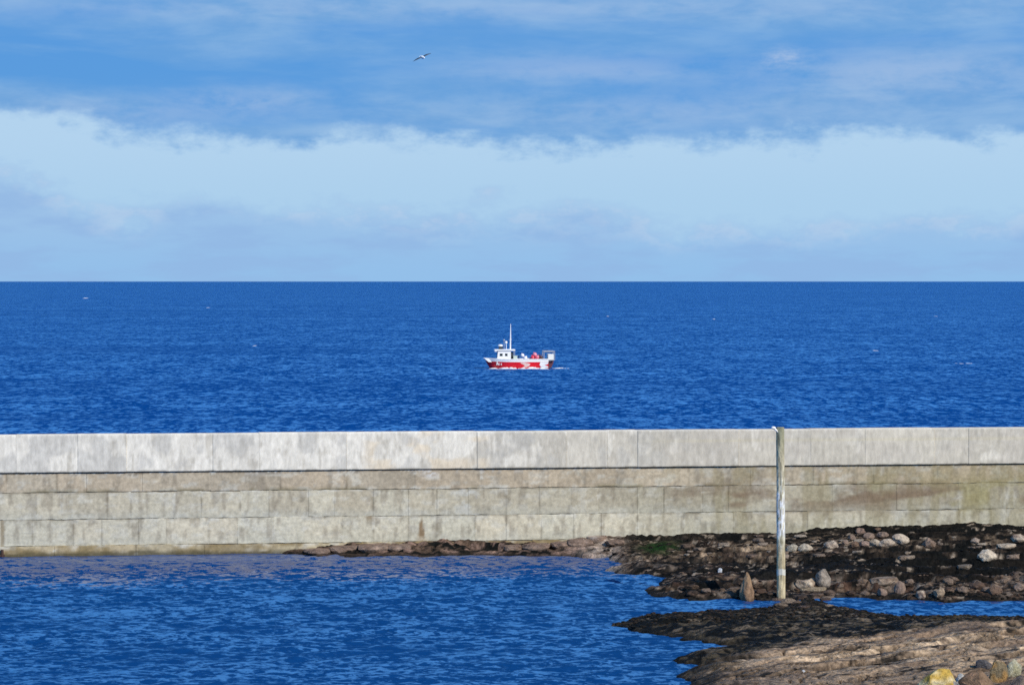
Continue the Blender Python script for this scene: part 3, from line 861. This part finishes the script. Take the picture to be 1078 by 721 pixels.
def paint_rock(me, base, second=None, foot_col=None, seed=0):
    co = np.empty(len(me.vertices) * 3, np.float32); me.vertices.foreach_get('co', co); co = co.reshape(-1, 3)
    n = fbm(co[:, 0] * 1.8 + seed, co[:, 2] * 2.3 + co[:, 1] * 1.4, 4, 950 + seed % 40)
    c = np.zeros((len(co), 3)) + np.array(base)
    if second is not None: c = mixc(c, np.array(second), sstep(.42, .62, n))
    c = c * (.8 + .45 * fbm(co[:, 0] * 5 + seed, co[:, 2] * 5 + co[:, 1] * 3, 3, 970))[:, None]
    if foot_col is not None: c = mixc(c, np.array(foot_col), sstep(-.15, -.5, co[:, 2] + .3 * (n - .5)))  # stone colour darkens towards its bottom
    set_col(me, np.clip(c, .008, .75))

BR = (.17, .112, .078); PINK = (.265, .19, .145); PALE = (.50, .41, .31); TANR = (.33, .245, .165); DK = (.045, .032, .024); GREYR = (.22, .185, .15)
seed_i = [100]
def boulder(px, py, w, h, col, label=None, second=None, group=None, deep=None, rot=None, shape=None, foot_col=(.03, .025, .02), cuts=9, name='boulder', Yoff=0.0, cat='boulder'):
    """a stone whose visible foot is in picture position (px,py), w x h picture units big"""
    seed_i[0] += 1
    x, y, z = ground_hit(px, py)
    y += Yoff
    k = y / F
    wm, hm = w * k, h * k
    dm_ = (deep if deep else .85) * wm
    me = rock_mesh(seed_i[0], cuts)
    if shape: shape(me)
    paint_rock(me, col, second, foot_col, seed_i[0])
    me.name = name
    o = link_mesh(name, me, M['boulder'], None, False)
    o.scale = (wm / 1.62, dm_ / 1.62, hm / 1.35)
    o.rotation_euler = (0, rot or 0, random.Random(seed_i[0]).uniform(-.5, .5))
    o.location = (x, y + dm_ * .30, z + hm * .30)
    tag(o, label or 'small stone', cat, group)
    return o

def spire(me):
    for v in me.vertices:
        t = (v.co.z + 1) / 2
        f = 1.25 - .78 * min(1, max(0, t)) ** .8
        v.co.x = v.co.x * f + .02 * t; v.co.y *= f
        v.co.z = v.co.z * 1.25 + .15
def archy(me):
    for v in me.vertices:
        v.co.z += .55 * abs(v.co.x) ** 2 - .25
def leaning(me):
    for v in me.vertices:
        t = max(0, min(1, (v.co.z + 1) / 1.9))
        v.co.x = v.co.x * (1.15 - .62 * t) + .42 * t
        v.co.z *= 1.12
def slabby(me):
    for v in me.vertices:
        v.co.z = max(-.7, min(.55, v.co.z * 1.5)) + .1 * v.co.x

boulder(786.5, 633.5, 16, 26, (.33, .215, .125), 'tall pointed tan rock rising from the water left of the post', (.24, .15, .09), shape=spire, deep=.9)
boulder(866.5, 617.5, 15, 17, GREYR, 'upright rounded grey rock with flat pale face just right of the post foot', (.30, .25, .2))
boulder(848, 619, 22, 13, (.30, .23, .17), 'curved hollow-topped pale rock between the post and the upright grey rock', PALE, shape=archy)
boulder(858, 622, 26, 6, (.30, .235, .16), 'low flat tan rock at the foot of the upright grey rock', None, shape=slabby)
boulder(1039, 590, 20, 12, (.56, .47, .36), 'largest pale boulder lying alone on black weed at far right', (.48, .38, .28), rot=-.2)
boulder(948, 572.5, 17, 10.5, (.38, .30, .235), 'round pale boulder at the right end of the pinkish boulder pile', PALE)
boulder(978, 576, 13, 10, PINK, 'pinkish squarish boulder standing alone in dark weed right of the boulder pile', BR)
boulder(848, 580, 14, 7.5, (.47, .40, .30), 'pale dome-shaped stone just right of the post at half height of the reef', PALE)
boulder(834, 580.5, 11, 7.5, (.42, .37, .29), 'pale pointed stone closest to the right side of the post', None)
boulder(875, 577, 16, 8, (.34, .26, .20), 'pale brown stone left of the pinkish boulder pile', PALE)
boulder(1027, 572, 10, 6, (.36, .28, .22), 'pale stone in black weed above the largest pale boulder', None)
boulder(1060, 577, 17, 6, (.38, .30, .22), 'flat pale stone at the far right edge of the reef', PALE, shape=slabby)
boulder(1073, 570, 14, 8, PINK, 'pinkish stone at the right picture edge near the wall', PALE)
boulder(1066, 588, 18, 6, (.25, .185, .14), 'low brown stone right of the largest pale boulder', None, shape=slabby)
boulder(1016, 599, 14, 6, (.19, .155, .12), 'low grey-brown stone in the black weed below the pale boulders', None, shape=slabby)
boulder(932, 615, 25, 9, (.20, .14, .10), 'broad flat-topped brown rock behind the pool edge', (.30, .23, .17), shape=slabby)
boulder(948, 625, 11, 13, (.29, .20, .15), 'rounded upright brown rock in front of the broad flat-topped one', PINK)
boulder(929, 627, 9, 9, (.27, .19, .145), 'small upright brown stone at the pool edge below the broad flat-topped rock', None)
boulder(970, 630, 11, 9, PINK, 'pale pinkish stone dipping into the pool edge', PALE)
boulder(989, 628, 12, 9, TANR, 'tan stone on the pool edge right of the pale pinkish one', None)
boulder(1073, 622, 14, 8, (.28, .20, .145), 'rounded brown rock at the right picture edge behind the pool', PINK)
boulder(1048, 626, 13, 9, BR, 'brown rock behind the right end of the pool', None)
boulder(1030, 620, 15, 7, (.13, .085, .06), 'dark reddish-brown rock set back from the right end of the pool', None)
# pinkish pile below the wall
for px, py, w, h, c in ((897, 568, 9, 7, PINK), (906, 562, 12, 8, (.25, .17, .13)), (915, 567, 12, 8, PINK), (922, 575, 14, 9, TANR), (934, 575, 17, 10, (.40, .31, .235)), (911, 575, 11, 8, (.33, .23, .18)), (900, 576, 10, 8, BR), (929, 565, 12, 7, PINK), (924, 559, 9, 5, BR), (890, 573, 8, 6, PINK)):
    boulder(px, py, w * .88, h * .8, c, 'pinkish boulder heaped in the pile under the wall right of the post', PALE if h > 8 else None, group='pinkish boulder pile on the reef')
# brown rubble at the pool and channel edge
rr = random.Random(21)
for i in range(46):
    px = rr.choice([rr.uniform(880, 1078), rr.uniform(700, 820), rr.uniform(880, 1078)])
    py = rr.uniform(611, 628) if px > 860 else rr.uniform(617, 628)
    s = rr.uniform(5, 12)
    c = rr.choice([(.12, .08, .055), (.09, .058, .042), (.16, .11, .08), (.06, .042, .03), (.22, .16, .12)])
    boulder(px, py, s * 1.15, s * rr.uniform(.38, .66), c, 'brown rubble stone packed along the water edge of the reef', rr.choice([None, DK, DK, (.2, .14, .1)]), group='brown rubble stones along the reef edge')
# small pale stones scattered over the upper reef
for i in range(44):
    px = rr.uniform(716, 905) if i < 34 else rr.uniform(950, 1078); py = rr.uniform(565, 588) if i < 34 else rr.uniform(558, 598)
    s = rr.uniform(3.5, 10)
    boulder(px, py, s * 1.2, s * rr.uniform(.35, .6), rr.choice([(.30, .235, .18), (.22, .165, .125), (.38, .31, .24), (.17, .12, .09)]), 'small flat pale stone scattered over the upper reef weed', None, group='small pale stones on the upper reef', shape=slabby, name='stone', cat='stone')
# ledge along the wall foot
for i, (px, py, w, h) in enumerate(((335, 583, 26, 6), (362, 582, 30, 9), (395, 581, 34, 10), (420, 580, 26, 8), (540, 580, 22, 7), (565, 579, 26, 8), (590, 577, 22, 8), (612, 575, 26, 9), (628, 571, 24, 8), (648, 574, 22, 6))):
    boulder(px, py, w, h, (.21, .145, .11) if i != 8 else (.50, .42, .35), 'cracked reddish-brown rock of the ledge along the wall foot' if i != 8 else 'pale pinkish block on the ledge against the wall foot', PINK, group='rocks of the ledge along the wall foot' if i != 8 else None, shape=slabby, Yoff=.25)
# foreground boulders, bottom right
boulder(981, 732, 44, 25, (.52, .34, .075), 'big yellow lichen-covered boulder at the bottom right of the shore', (.58, .48, .28), deep=.8, foot_col=None, cuts=9, shape=leaning)
boulder(1031, 731, 36, 24, (.20, .13, .08), 'brown slanted boulder right of the yellow boulder', (.26, .16, .10), rot=.35, foot_col=None, cuts=12)
boulder(1051, 718, 20, 22, (.21, .165, .10), 'rust-topped upright block behind the brown slanted boulder', (.34, .20, .075), deep=.6, foot_col=None, cuts=12)
boulder(1067, 712, 15, 19, (.36, .33, .20), 'narrow pale yellow upright block near the right picture edge', (.45, .42, .30), rot=.2, deep=.6, foot_col=None, cuts=12)
boulder(1076, 731, 22, 20, (.13, .105, .09), 'dark grey boulder in the bottom right corner', (.2, .15, .12), foot_col=None, cuts=11)
boulder(1012, 718, 9, 9, (.60, .58, .54), 'small white stone between the yellow and the brown slanted boulder', None, foot_col=None)
boulder(1007, 731, 16, 14, (.30, .29, .28), 'small grey stone low between the yellow and brown boulders', (.42, .40, .38), foot_col=None)
boulder(1036, 703, 14, 9, (.12, .11, .11), 'small dark grey stone behind the foreground boulders', None, foot_col=None)
boulder(846, 707.5, 3.6, 3.0, (.75, .75, .75), 'tiny white stone on the bare brown slab', None, foot_col=None, name='stone', cat='stone')
boulder(758, 602.5, 6, 4.5, (.60, .62, .66), 'small bluish-white stone in dark weed left of the post', None, foot_col=None, name='stone', cat='stone')

# low rubble bridge round the post foot
r9 = random.Random(9)
for i in range(18):
    px = r9.uniform(812, 880); py = r9.uniform(624, 641)
    sz = r9.uniform(6, 12)
    boulder(px, py, sz * 1.25, sz * r9.uniform(.35, .55), r9.choice([(.16, .11, .08), (.11, .075, .055), (.24, .18, .13)]), 'brown stone of the low rubble bridge around the post foot', r9.choice([None, DK]), group='rubble bridge at the post foot', shape=r9.choice([None, slabby]))

# weed clumps and shingle: nobody could count them
def scatter(name, n, pick, mat, colf, seed, flat=.55):
    r = random.Random(seed)
    protos = []
    for i in range(6):
        me = rock_mesh(seed + i, 7, .25, 1)
        co = np.array([v.co[:] for v in me.vertices]); fa = [list(p.vertices) for p in me.polygons]
        protos.append((co, fa)); bpy.data.meshes.remove(me)
    VV = []; FF = []; CV = []; o = 0
    while n > 0:
        p = pick(r)
        if p is None: continue
        x, y, s = p
        z = terrain_z(x, y)
        if z < .03: continue
        n -= 1
        co, fa = r.choice(protos)
        th = r.uniform(0, 6.28); ct, stt = math.cos(th), math.sin(th)
        q = co * np.array([s * r.uniform(.8, 1.5), s, s * flat * r.uniform(.7, 1.3)])
        q = np.stack([q[:, 0] * ct - q[:, 1] * stt + x, q[:, 0] * stt + q[:, 1] * ct + y, q[:, 2] + z + s * .1], -1)
        VV.append(q); FF += [[i + o for i in f] for f in fa]; o += len(co)
        CV.append(np.zeros((len(co), 3)) + np.array(colf(r, x, y)))
    me = pydata(name, np.vstack(VV), FF); set_col(me, np.vstack(CV))
    return tag(link_mesh(name, me, mat), kind='stuff')
def pick_reef(r):
    x = r.uniform(4, 27); y = r.uniform(109, 134)
    if y > wall_y(x) - .2: return None
    return x, y, r.uniform(.03, .085) * (1.6 if r.random() < .08 else 1)
def col_reef(r, x, y):
    px = W0 / 2 + x / y * F
    frontz = y < 116 + 2 * math.sin(x)
    q = r.random()
    if 720 < px < 945 and 122 < y < 128 and q < .18: return np.array(r.choice([(.30, .23, .17), (.2, .15, .11)]))
    if frontz and q < .22: return np.array(r.choice([(.13, .085, .06), (.18, .125, .09), (.08, .05, .035)]))
    if q < .03: return np.array((.22, .17, .13))
    return np.array(r.choice([(.006, .006, .006), (.009, .008, .007), (.018, .013, .010)]))
tag(scatter('shingle', 1300, pick_reef, M['boulder'], col_reef, 400), 'weed-covered shingle spread over the dark reef below the wall', 'shingle')
def pick_ridge(r):
    x = r.uniform(3, 26); y = r.uniform(100, 110)
    if 296 + 11.68 * F / y > np.interp(W0 / 2 + x / y * F, [650, 740, 800, 860, 950, 1000, 1060, 1200], [712, 692, 678, 668, 663, 658, 655, 655]): return None
    return x, y, r.uniform(.04, .10)
tag(scatter('seaweed', 2400, pick_ridge, M['boulder'], lambda r, x, y: np.array(r.choice([(.010, .010, .008), (.016, .013, .009), (.022, .016, .011), (.04, .028, .02)])), 500, .45), 'black seaweed clumps covering the low ridge before the pool', 'seaweed')

# ------------------------------------------------------------------ fishing boat
BD = at_z(543, 387.8)
k_ = BD[1] / F
boat = empty('fishing_boat', (BD[0], BD[1], -0.02), R(4))
tag(boat, 'red and white fishing boat with wheelhouse and mast on the open sea', 'boat')
def bx(p): return (p - 543) * k_
def bz(p): return (387.6 - p) * k_
NS = 24
def hull_pts(t):   # t 0 stern .. 1 bow: (half breadth, z, rake) rows from sheer to keel
    x = lerp(bx(576.6), bx(509.2), t)
    q = max(0, (t - .42) / .58)
    b = 1.55 * (1 - q ** 2.3)
    zs = 1.30 + .16 * q ** 2 + .03 * (1 - t)
    bow = q ** 3
    rows = [(b, zs), (b * .99 + .0, zs - .36), (b * (.95 - .12 * bow), .50), (b * (.86 - .3 * bow), .06), (b * (.66 - .4 * bow), -.22), (0, -.5 + .25 * bow)]
    return x, rows, bow, zs
def hull_part(name, r0, r1, mat, grow=0.0, side_only=False):
    V = []; Fs = []
    for i in range(NS + 1):
        x, rows, bow, zs = hull_pts(i / NS)
        sel = rows[r0:r1 + 1]
        pts = [(x + .62 * bow * (zs - z), b + grow, z) for b, z in sel]
        full = pts + [(p[0], -p[1], p[2]) for p in pts[::-1]]
        V += full
    n = 2 * (r1 - r0 + 1)
    for i in range(NS):
        for j in range(n - 1):
            if j == (r1 - r0) and r1 < 5: continue
            Fs.append((i * n + j, i * n + j + 1, (i + 1) * n + j + 1, (i + 1) * n + j))
    Fs.append(tuple(range(n)))
    me = pydata(name, V, Fs)
    return link_mesh(name, me, mat, boat)
hull_part('hull', 1, 5, M['red'])
hull_part('bulwark', 0, 1, M['white'], .035)
# rubbing strake / rail cap round the sheer
mb = MB()
for sgn in (1, -1):
    for i in range(NS):
        x0, r0_, b0_, z0_ = hull_pts(i / NS); x1, r1_, b1_, z1_ = hull_pts((i + 1) / NS)
        mb.tube((x0, sgn * (r0_[0][0] + .03), z0_), (x1, sgn * (r1_[0][0] + .03), z1_), .07, .07, 6)
mb.build('rail_cap', M['white'], boat)
dk = MB(); L_ = [hull_pts(i / NS) for i in range(NS)]
dk.poly([(p[0], p[1][0][0] - .02, .72 + .35 * max(0, i / NS - .6)) for i, p in enumerate(L_)] + [(p[0], -p[1][0][0] + .02, .72 + .35 * max(0, i / NS - .6)) for i, p in reversed(list(enumerate(L_)))])
dk.build('deck', M['deck'], boat)
fd = MB()
fd.prism([(bx(509.8), 1.46), (bx(523), 1.40), (bx(523), .9), (bx(514), .95)], -.55, .55)
fd.build('foredeck', M['white'], boat)
# wheelhouse
wh = MB()
wh.prism([(bx(522.4), .8), (bx(523.8), bz(369.2)), (bx(537.2), bz(368.6)), (bx(537.4), .8)], -.95, .95)
who = wh.build('wheelhouse', M['white'], boat)
for (a_, b_) in ((525.6, 528.6), (531.2, 533.8)):
    for sg in (-1, 1):
        w_ = MB(); w_.box((bx(a_), min(sg * .945, sg * .965), bz(374.2)), (bx(b_), max(sg * .945, sg * .965), bz(371.6)), .0); w_.build('window', M['glass'], who)
w_ = MB(); w_.prism([(bx(522.75) - .02, 1.55), (bx(523.6) - .02, 2.3), (bx(523.6) + .02, 2.3), (bx(522.75) + .02, 1.55)], -.8, .8); w_.build('windscreen', M['glass'], who)
rf = MB(); rf.box((bx(520.2), -1.1, bz(368.7)), (bx(541.8), 1.1, bz(367.2)), .04); rf.box((bx(520.2), -1.05, bz(369.6)), (bx(522.6), 1.05, bz(368.7)), .03)
rf.build('roof', M['white'], who)
for sg in (-1, 1): MB().tube((bx(541.3), sg * .95, .72), (bx(541.3), sg * .95, bz(368.6)), .04).build('canopy_post', M['alu'], boat)
cab = MB(); cab.box((bx(537.45), -.7, .75), (bx(539.8), .7, bz(370.2))); cab.build('cabin_doorway', M['darkgear'], boat)
# mast and aerials
ms = MB(); ms.tube((bx(537.2), 0, bz(367.2)), (bx(537.4), 0, bz(352)), .10, .08); ms.tube((bx(537.4), 0, bz(352)), (bx(537.5), 0, bz(340.6)), .075, .035)
ms.tube((bx(536.2), 0, bz(357)), (bx(538.6), 0, bz(357)), .03)
ms.build('mast', M['white'], boat)
rd = MB(); rd.ball((bx(526.7), 0, bz(363.4)), .36, (1, 1, .52), 3)
rdo = rd.build('radar_dome', M['white'], boat, True)
rp = MB(); rp.box((bx(525), -.28, bz(367.2)), (bx(529.2), .28, bz(364.6)), .03); rp.build('radar_mount', M['darkgear'], rdo)
sl = MB(); sl.tube((bx(530.7), .0, bz(367.2)), (bx(530.5), 0, bz(358)), .045); sl.ball((bx(530.5), 0, bz(357.6)), .14)
sl.build('antenna', M['alu'], boat)
s2 = MB(); s2.tube((bx(532.9), -.1, bz(367.2)), (bx(532.9), -.1, bz(361)), .04); s2.ball((bx(532.7), -.1, bz(360)), .19, (1, 1, 1.1))
s2.build('searchlight', M['white'], boat)
# worn white flashes painted on the after topsides, wash boards at the stern
def side_patch(name, pts, mat):
    for sg in (-1, 1):
        m = MB()
        V = []
        for (p, y) in pts:
            x = bx(p); z = bz(y)
            t = (bx(576.6) - x) / (bx(576.6) - bx(509.2))
            _, rows, bow, zs = hull_pts(t)
            zz = np.array([r_[1] for r_ in rows]); bb = np.array([r_[0] for r_ in rows])
            b = float(np.interp(-z, -zz, bb))
            V.append((x, sg * (b + .022), z))
        ins = [(v[0], v[1] - sg * .03, v[2]) for v in V]
        a_ = [m.bm.verts.new(v) for v in V]; c_ = [m.bm.verts.new(v) for v in ins]
        m.bm.faces.new(a_); m.bm.faces.new(c_[::-1])
        for i in range(len(V)): m.bm.faces.new((a_[i], c_[i], c_[(i + 1) % len(V)], a_[(i + 1) % len(V)]))
        m.build(name, mat, boat)
side_patch('hull_flash', [(546.5, 381.2), (551, 380.8), (557.5, 382.2), (556.5, 384.4), (553.5, 386.0), (549.5, 386.2), (552, 384.2)], M['pinkwhite'])
side_patch('hull_flash', [(568.0, 380.6), (576.3, 380.6), (576.3, 386.6), (570, 386.6), (567.2, 383.6)], M['white'])
# registration letters on the bow
fc = bpy.data.curves.new('txt', 'FONT'); fc.body = 'ME 4'; fc.size = .36; fc.extrude = .012; fc.space_character = 1.1; fc.offset = .012
to = bpy.data.objects.new('txt', fc); COL.objects.link(to)
bpy.context.view_layer.update()
tme = bpy.data.meshes.new_from_object(to.evaluated_get(bpy.context.evaluated_depsgraph_get()))
bpy.data.objects.remove(to)
lt = link_mesh('registration_letters', tme, M['white'], boat)
t_ = (bx(576.6) - bx(526.5)) / (bx(576.6) - bx(509.2)); _, rows_, bow_, zs_ = hull_pts(t_)
_, rows_b, _, _ = hull_pts(t_ + .06)
yaw_l = math.atan2(rows_[1][0] - rows_b[1][0], .06 * (bx(576.6) - bx(509.2)))
lt.rotation_euler = (R(84), 0, -yaw_l)
lt.location = (bx(522.0), -(rows_b[1][0] + .02), bz(383.6))
# stern gantry with box, boarding frame
gm = MB()
for sg in (-1, 1):
    gm.tube((bx(572), sg * 1.25, .75), (bx(572), sg * 1.25, bz(369.6)), .06)
    gm.tube((bx(583.2), sg * 1.25, bz(378.5)), (bx(583.2), sg * 1.25, bz(369.8)), .06)
    gm.tube((bx(571.5), sg * 1.25, bz(369.6)), (bx(583.5), sg * 1.25, bz(369.6)), .11)
    gm.tube((bx(576.5), sg * 1.25, bz(379)), (bx(583.3), sg * 1.25, bz(378.4)), .06)
for p in (572, 577.5, 583.2): gm.tube((bx(p), -1.25, bz(369.6)), (bx(p), 1.25, bz(369.6)), .06)
gm.build('stern_gantry', M['alu'], boat)
MB().box((bx(576.4), -1.2, bz(378.2)), (bx(582.8), 1.1, bz(372.2)), .05).build('stern_box', M['cream'], boat)
MB().prism([(bx(576.9), bz(378.4)), (bx(582.6), bz(378.4)), (bx(582.2), bz(381.5)), (bx(580), bz(386.6)), (bx(577.2), bz(387.2))], -.8, .8).build('dark_stern_block', M['maroon'], boat)  # dark maroon block below the stern gantry
hauler = MB(); hauler.tube((bx(545.6), -1.1, .8), (bx(545.6), -1.1, bz(374.5)), .05).ball((bx(545.6), -1.15, bz(374.5)), .13)
hauler.build('pot_hauler', M['darkgear'], boat)

def on_boat(px, py, y):     # world position of a point above the deck
    v = Matrix.Translation(boat.location) @ Matrix.Rotation(R(4), 4, 'Z') @ Vector((bx(px), y, bz(py)))
    return v
def buoy(px, py, y, r, mat, label, group=None, name='buoy', cat='buoy'):
    m = MB(); m.ball((0, 0, 0), r, (1, 1, 1.08), 2).tube((0, 0, r * .9), (0, 0, r * 1.3), r * .22, r * .18, 8)
    o = m.build(name, mat, None, True); o.location = on_boat(px, py, y); o.rotation_euler = (random.uniform(-.6, .6), random.uniform(-.6, .6), 0)
    return tag(o, label, cat, group)
G = 'red buoys piled on the boat deck'
for px, py, y, r in ((560.5, 376.4, -.7, .34), (564.4, 376.6, -.9, .33), (566.2, 376.8, -.3, .33), (559.2, 377.8, -.2, .32), (561.6, 374.6, -.5, .33)):
    buoy(px, py, y, r, M['buoy'], 'red buoy in the pile on the after deck of the boat', G)
buoy(562.7, 372.9, -.6, .32, M['buoy_pink'], 'faded pink buoy on top of the red buoy pile on the boat')
buoy(565.3, 375.4, -1.0, .24, M['buoy_pink'], 'small salmon pink buoy in front of the red pile on the boat')
buoy(549.6, 373.6, -.8, .27, M['float'], 'upper pale float amidships on the boat behind the wheelhouse', name='float', cat='float')
buoy(552.5, 376.4, -1.0, .29, M['float'], 'lower pale float amidships on the boat at the bulwark', name='float', cat='float')
t = MB(); t.box((-.27, -.4, -.32), (.27, .4, .30), .05).box((-.31, -.44, .22), (.31, .44, .30), .02)
o = t.build('fish_tub', M['tub'], None); p = on_boat(541.9, 376, -.75); o.location = p; o.rotation_euler = (0, 0, R(4)); tag(o, 'pale green plastic tub standing just behind the boat wheelhouse', 'tub')
for i, (px, py, lab) in enumerate(((569.3, 376.6, 'brown rope-covered creel nearest the stern frame on the boat deck'), (568.2, 375.2, 'brown creel leaning beside the red buoy pile on the boat'))):
    m = MB()
    hw, hl, hh = .22, .45, .3
    n = 7
    for s_ in (-1, 0, 1):
        pts = [(hw * math.cos(math.pi * q / n), s_ * hl, -hh + 2 * hh * math.sin(math.pi * q / n)) for q in range(n + 1)]
        for q in range(n): m.tube(pts[q], pts[q + 1], .03, .03, 6)
    m.box((-hw, -hl, -hh), (hw, hl, -hh + .05))
    for q in (1, 3, 4, 6):
        m.tube((hw * math.cos(math.pi * q / n), -hl, -hh + 2 * hh * math.sin(math.pi * q / n)), (hw * math.cos(math.pi * q / n), hl, -hh + 2 * hh * math.sin(math.pi * q / n)), .025, .025, 6)
    m.ball((0, 0, -.05), .24, (.85, 1.5, .9), 2)
    o = m.build('creel', M['creel'], None); o.location = on_boat(px, py, -.6 + .9 * i); o.rotation_euler = (0, 0, .3 - .7 * i)
    tag(o, lab, 'creel')

# ------------------------------------------------------------------ foam: along the hull and on a few breaking crests
def foam_strip(x, y, ln, wd, ht, seed, n=60):
    ny = 7
    u = np.linspace(-1, 1, n); v = np.linspace(-1, 1, ny)
    Uu, Vv = np.meshgrid(u, v)
    edge_ = np.clip((1 - np.abs(Uu) ** 1.6), 0, 1) * (1 - Vv ** 2)
    nn = fbm(Uu * ln * .9 + seed, Vv * 1.5 + seed, 4, 990)
    Zf = edge_ * (sstep(.32, .62, nn)) * ht - .03
    Xf = x + Uu * ln / 2; Yf = y + Vv * wd / 2 + .3 * np.sin(Uu * 3 + seed)
    return Xf, Yf, Zf
def foam_obj(name, strips, rz=0):
    VV = []; FF = []; o = 0
    for s in strips:
        A, B, C_ = foam_strip(*s)
        ny, nx = A.shape; i = np.arange(ny * nx).reshape(ny, nx) + o
        FF += np.stack([i[:-1, :-1], i[:-1, 1:], i[1:, 1:], i[1:, :-1]], -1).reshape(-1, 4).tolist()
        VV.append(np.stack([A, B, C_], -1).reshape(-1, 3)); o += ny * nx
    return link_mesh(name, pydata(name, np.vstack(VV), FF), M['foam'], None, True)
bX, bY = BD
wf = foam_obj('wake_foam', [(bX - .6, bY - 1.75, 7.6, .8, .26, 3), (bX + 2.6, bY - 1.8, 4.5, .9, .32, 9), (bX - 3.0, bY - 1.0, 2.0, .8, .16, 14), (bX + 6.4, bY, 3.0, 2.2, .14, 21)])
tag(wf, 'thin white foam lapping along the waterline of the red boat', 'foam', None, 'stuff')
def cap_at(px, py, w, ht, seed):
    x, y = at_z(px, py)
    return (x, y, w * y / F, max(1.2, .012 * y), ht * y / F, seed)
caps = [cap_at(90, 314, 3.5, .5, 1), cap_at(219, 324, 3, .3, 3), cap_at(640, 333, 3, .5, 4), cap_at(752, 336, 4, .5, 5), cap_at(922, 369, 8, .45, 9),
        cap_at(1015, 382.5, 50, .35, 11), cap_at(268, 364, 4, .4, 13), cap_at(985, 333, 3, .5, 23)]
tag(foam_obj('whitecaps', caps), 'small white wave crests flecking the open blue sea', 'whitecap', None, 'stuff')

# ------------------------------------------------------------------ gull
GP = at_y(444.8, 60.6, 190.0); gk = 190.0 / F
gull = empty('gull', GP, 0)
tag(gull, 'white gull with dark wings gliding high in the sky', 'bird')
gm_ = bmesh.new()
prof = [(-.24, .004, .012), (-.17, .035, .014), (-.10, .062, .004), (-.02, .078, -.004), (.07, .072, -.004), (.13, .05, .004), (.165, .042, .012), (.195, .044, .018), (.225, .034, .017), (.245, .016, .012)]
ring = []
for (y, r, dz) in prof:
    ring.append([gm_.verts.new((r * math.cos(q * math.pi / 6), -y, dz + r * .95 * math.sin(q * math.pi / 6))) for q in range(12)])
for i in range(len(ring) - 1):
    for q in range(12): gm_.faces.new((ring[i][q], ring[i][(q + 1) % 12], ring[i + 1][(q + 1) % 12], ring[i + 1][q]))
gm_.faces.new(ring[0]); gm_.faces.new(ring[-1][::-1])
bmesh.ops.recalc_face_normals(gm_, faces=gm_.faces)
me = bpy.data.meshes.new('body'); gm_.to_mesh(me); gm_.free()
gb = link_mesh('body', me, M['feather_white'], gull, True)
def wing(sg):
    # span stations: (x, leading y, trailing y, z, thickness)
    stn = [(.05, -.10, .10, .02, .03), (.16, -.15, .07, .055, .026), (.30, -.17, .05, .075, .02), (.45, -.13, .06, .055, .015), (.58, -.06, .07, .02, .01), (.68, .02, .08, -.01, .005), (.73, .075, .09, -.025, .003)]
    V = []
    for (x, l, t_, z, th) in stn:
        V += [(sg * x, l, z), (sg * x, lerp(l, t_, .3), z + th), (sg * x, t_, z - .004), (sg * x, lerp(l, t_, .3), z - th * .5)]
    Fs = [(i * 4 + j, i * 4 + (j + 1) % 4, (i + 1) * 4 + (j + 1) % 4, (i + 1) * 4 + j) for i in range(len(stn) - 1) for j in range(4)]
    Fs += [(0, 1, 2, 3), tuple((len(stn) - 1) * 4 + j for j in (3, 2, 1, 0))]
    me = pydata('wing', V, Fs)
    b_ = bmesh.new(); b_.from_mesh(me); bmesh.ops.recalc_face_normals(b_, faces=b_.faces); b_.to_mesh(me); b_.free()
    return link_mesh('wing', me, M['feather_grey'], gull, True)
wing(1); wing(-1)
MB().prism([(-.05, .012), (.05, .012), (.085, .006), (-.085, .006)], .20, .33).build('tail', M['feather_white'], gull)
MB().tube((0, -.24, .012), (0, -.30, .0), .014, .004, 8).build('beak', M['beak'], gull)
gb.scale = (1.3, 1.15, 1.35)
gull.rotation_euler = (R(20), R(-24), R(24))

# ------------------------------------------------------------------ render settings
SC.render.engine = 'CYCLES'
SC.cycles.use_denoising = False
SC.cycles.max_bounces = 5
SC.cycles.diffuse_bounces = 2
SC.cycles.glossy_bounces = 3
SC.cycles.caustics_reflective = False
SC.cycles.caustics_refractive = False
SC.cycles.filter_width = 1.6
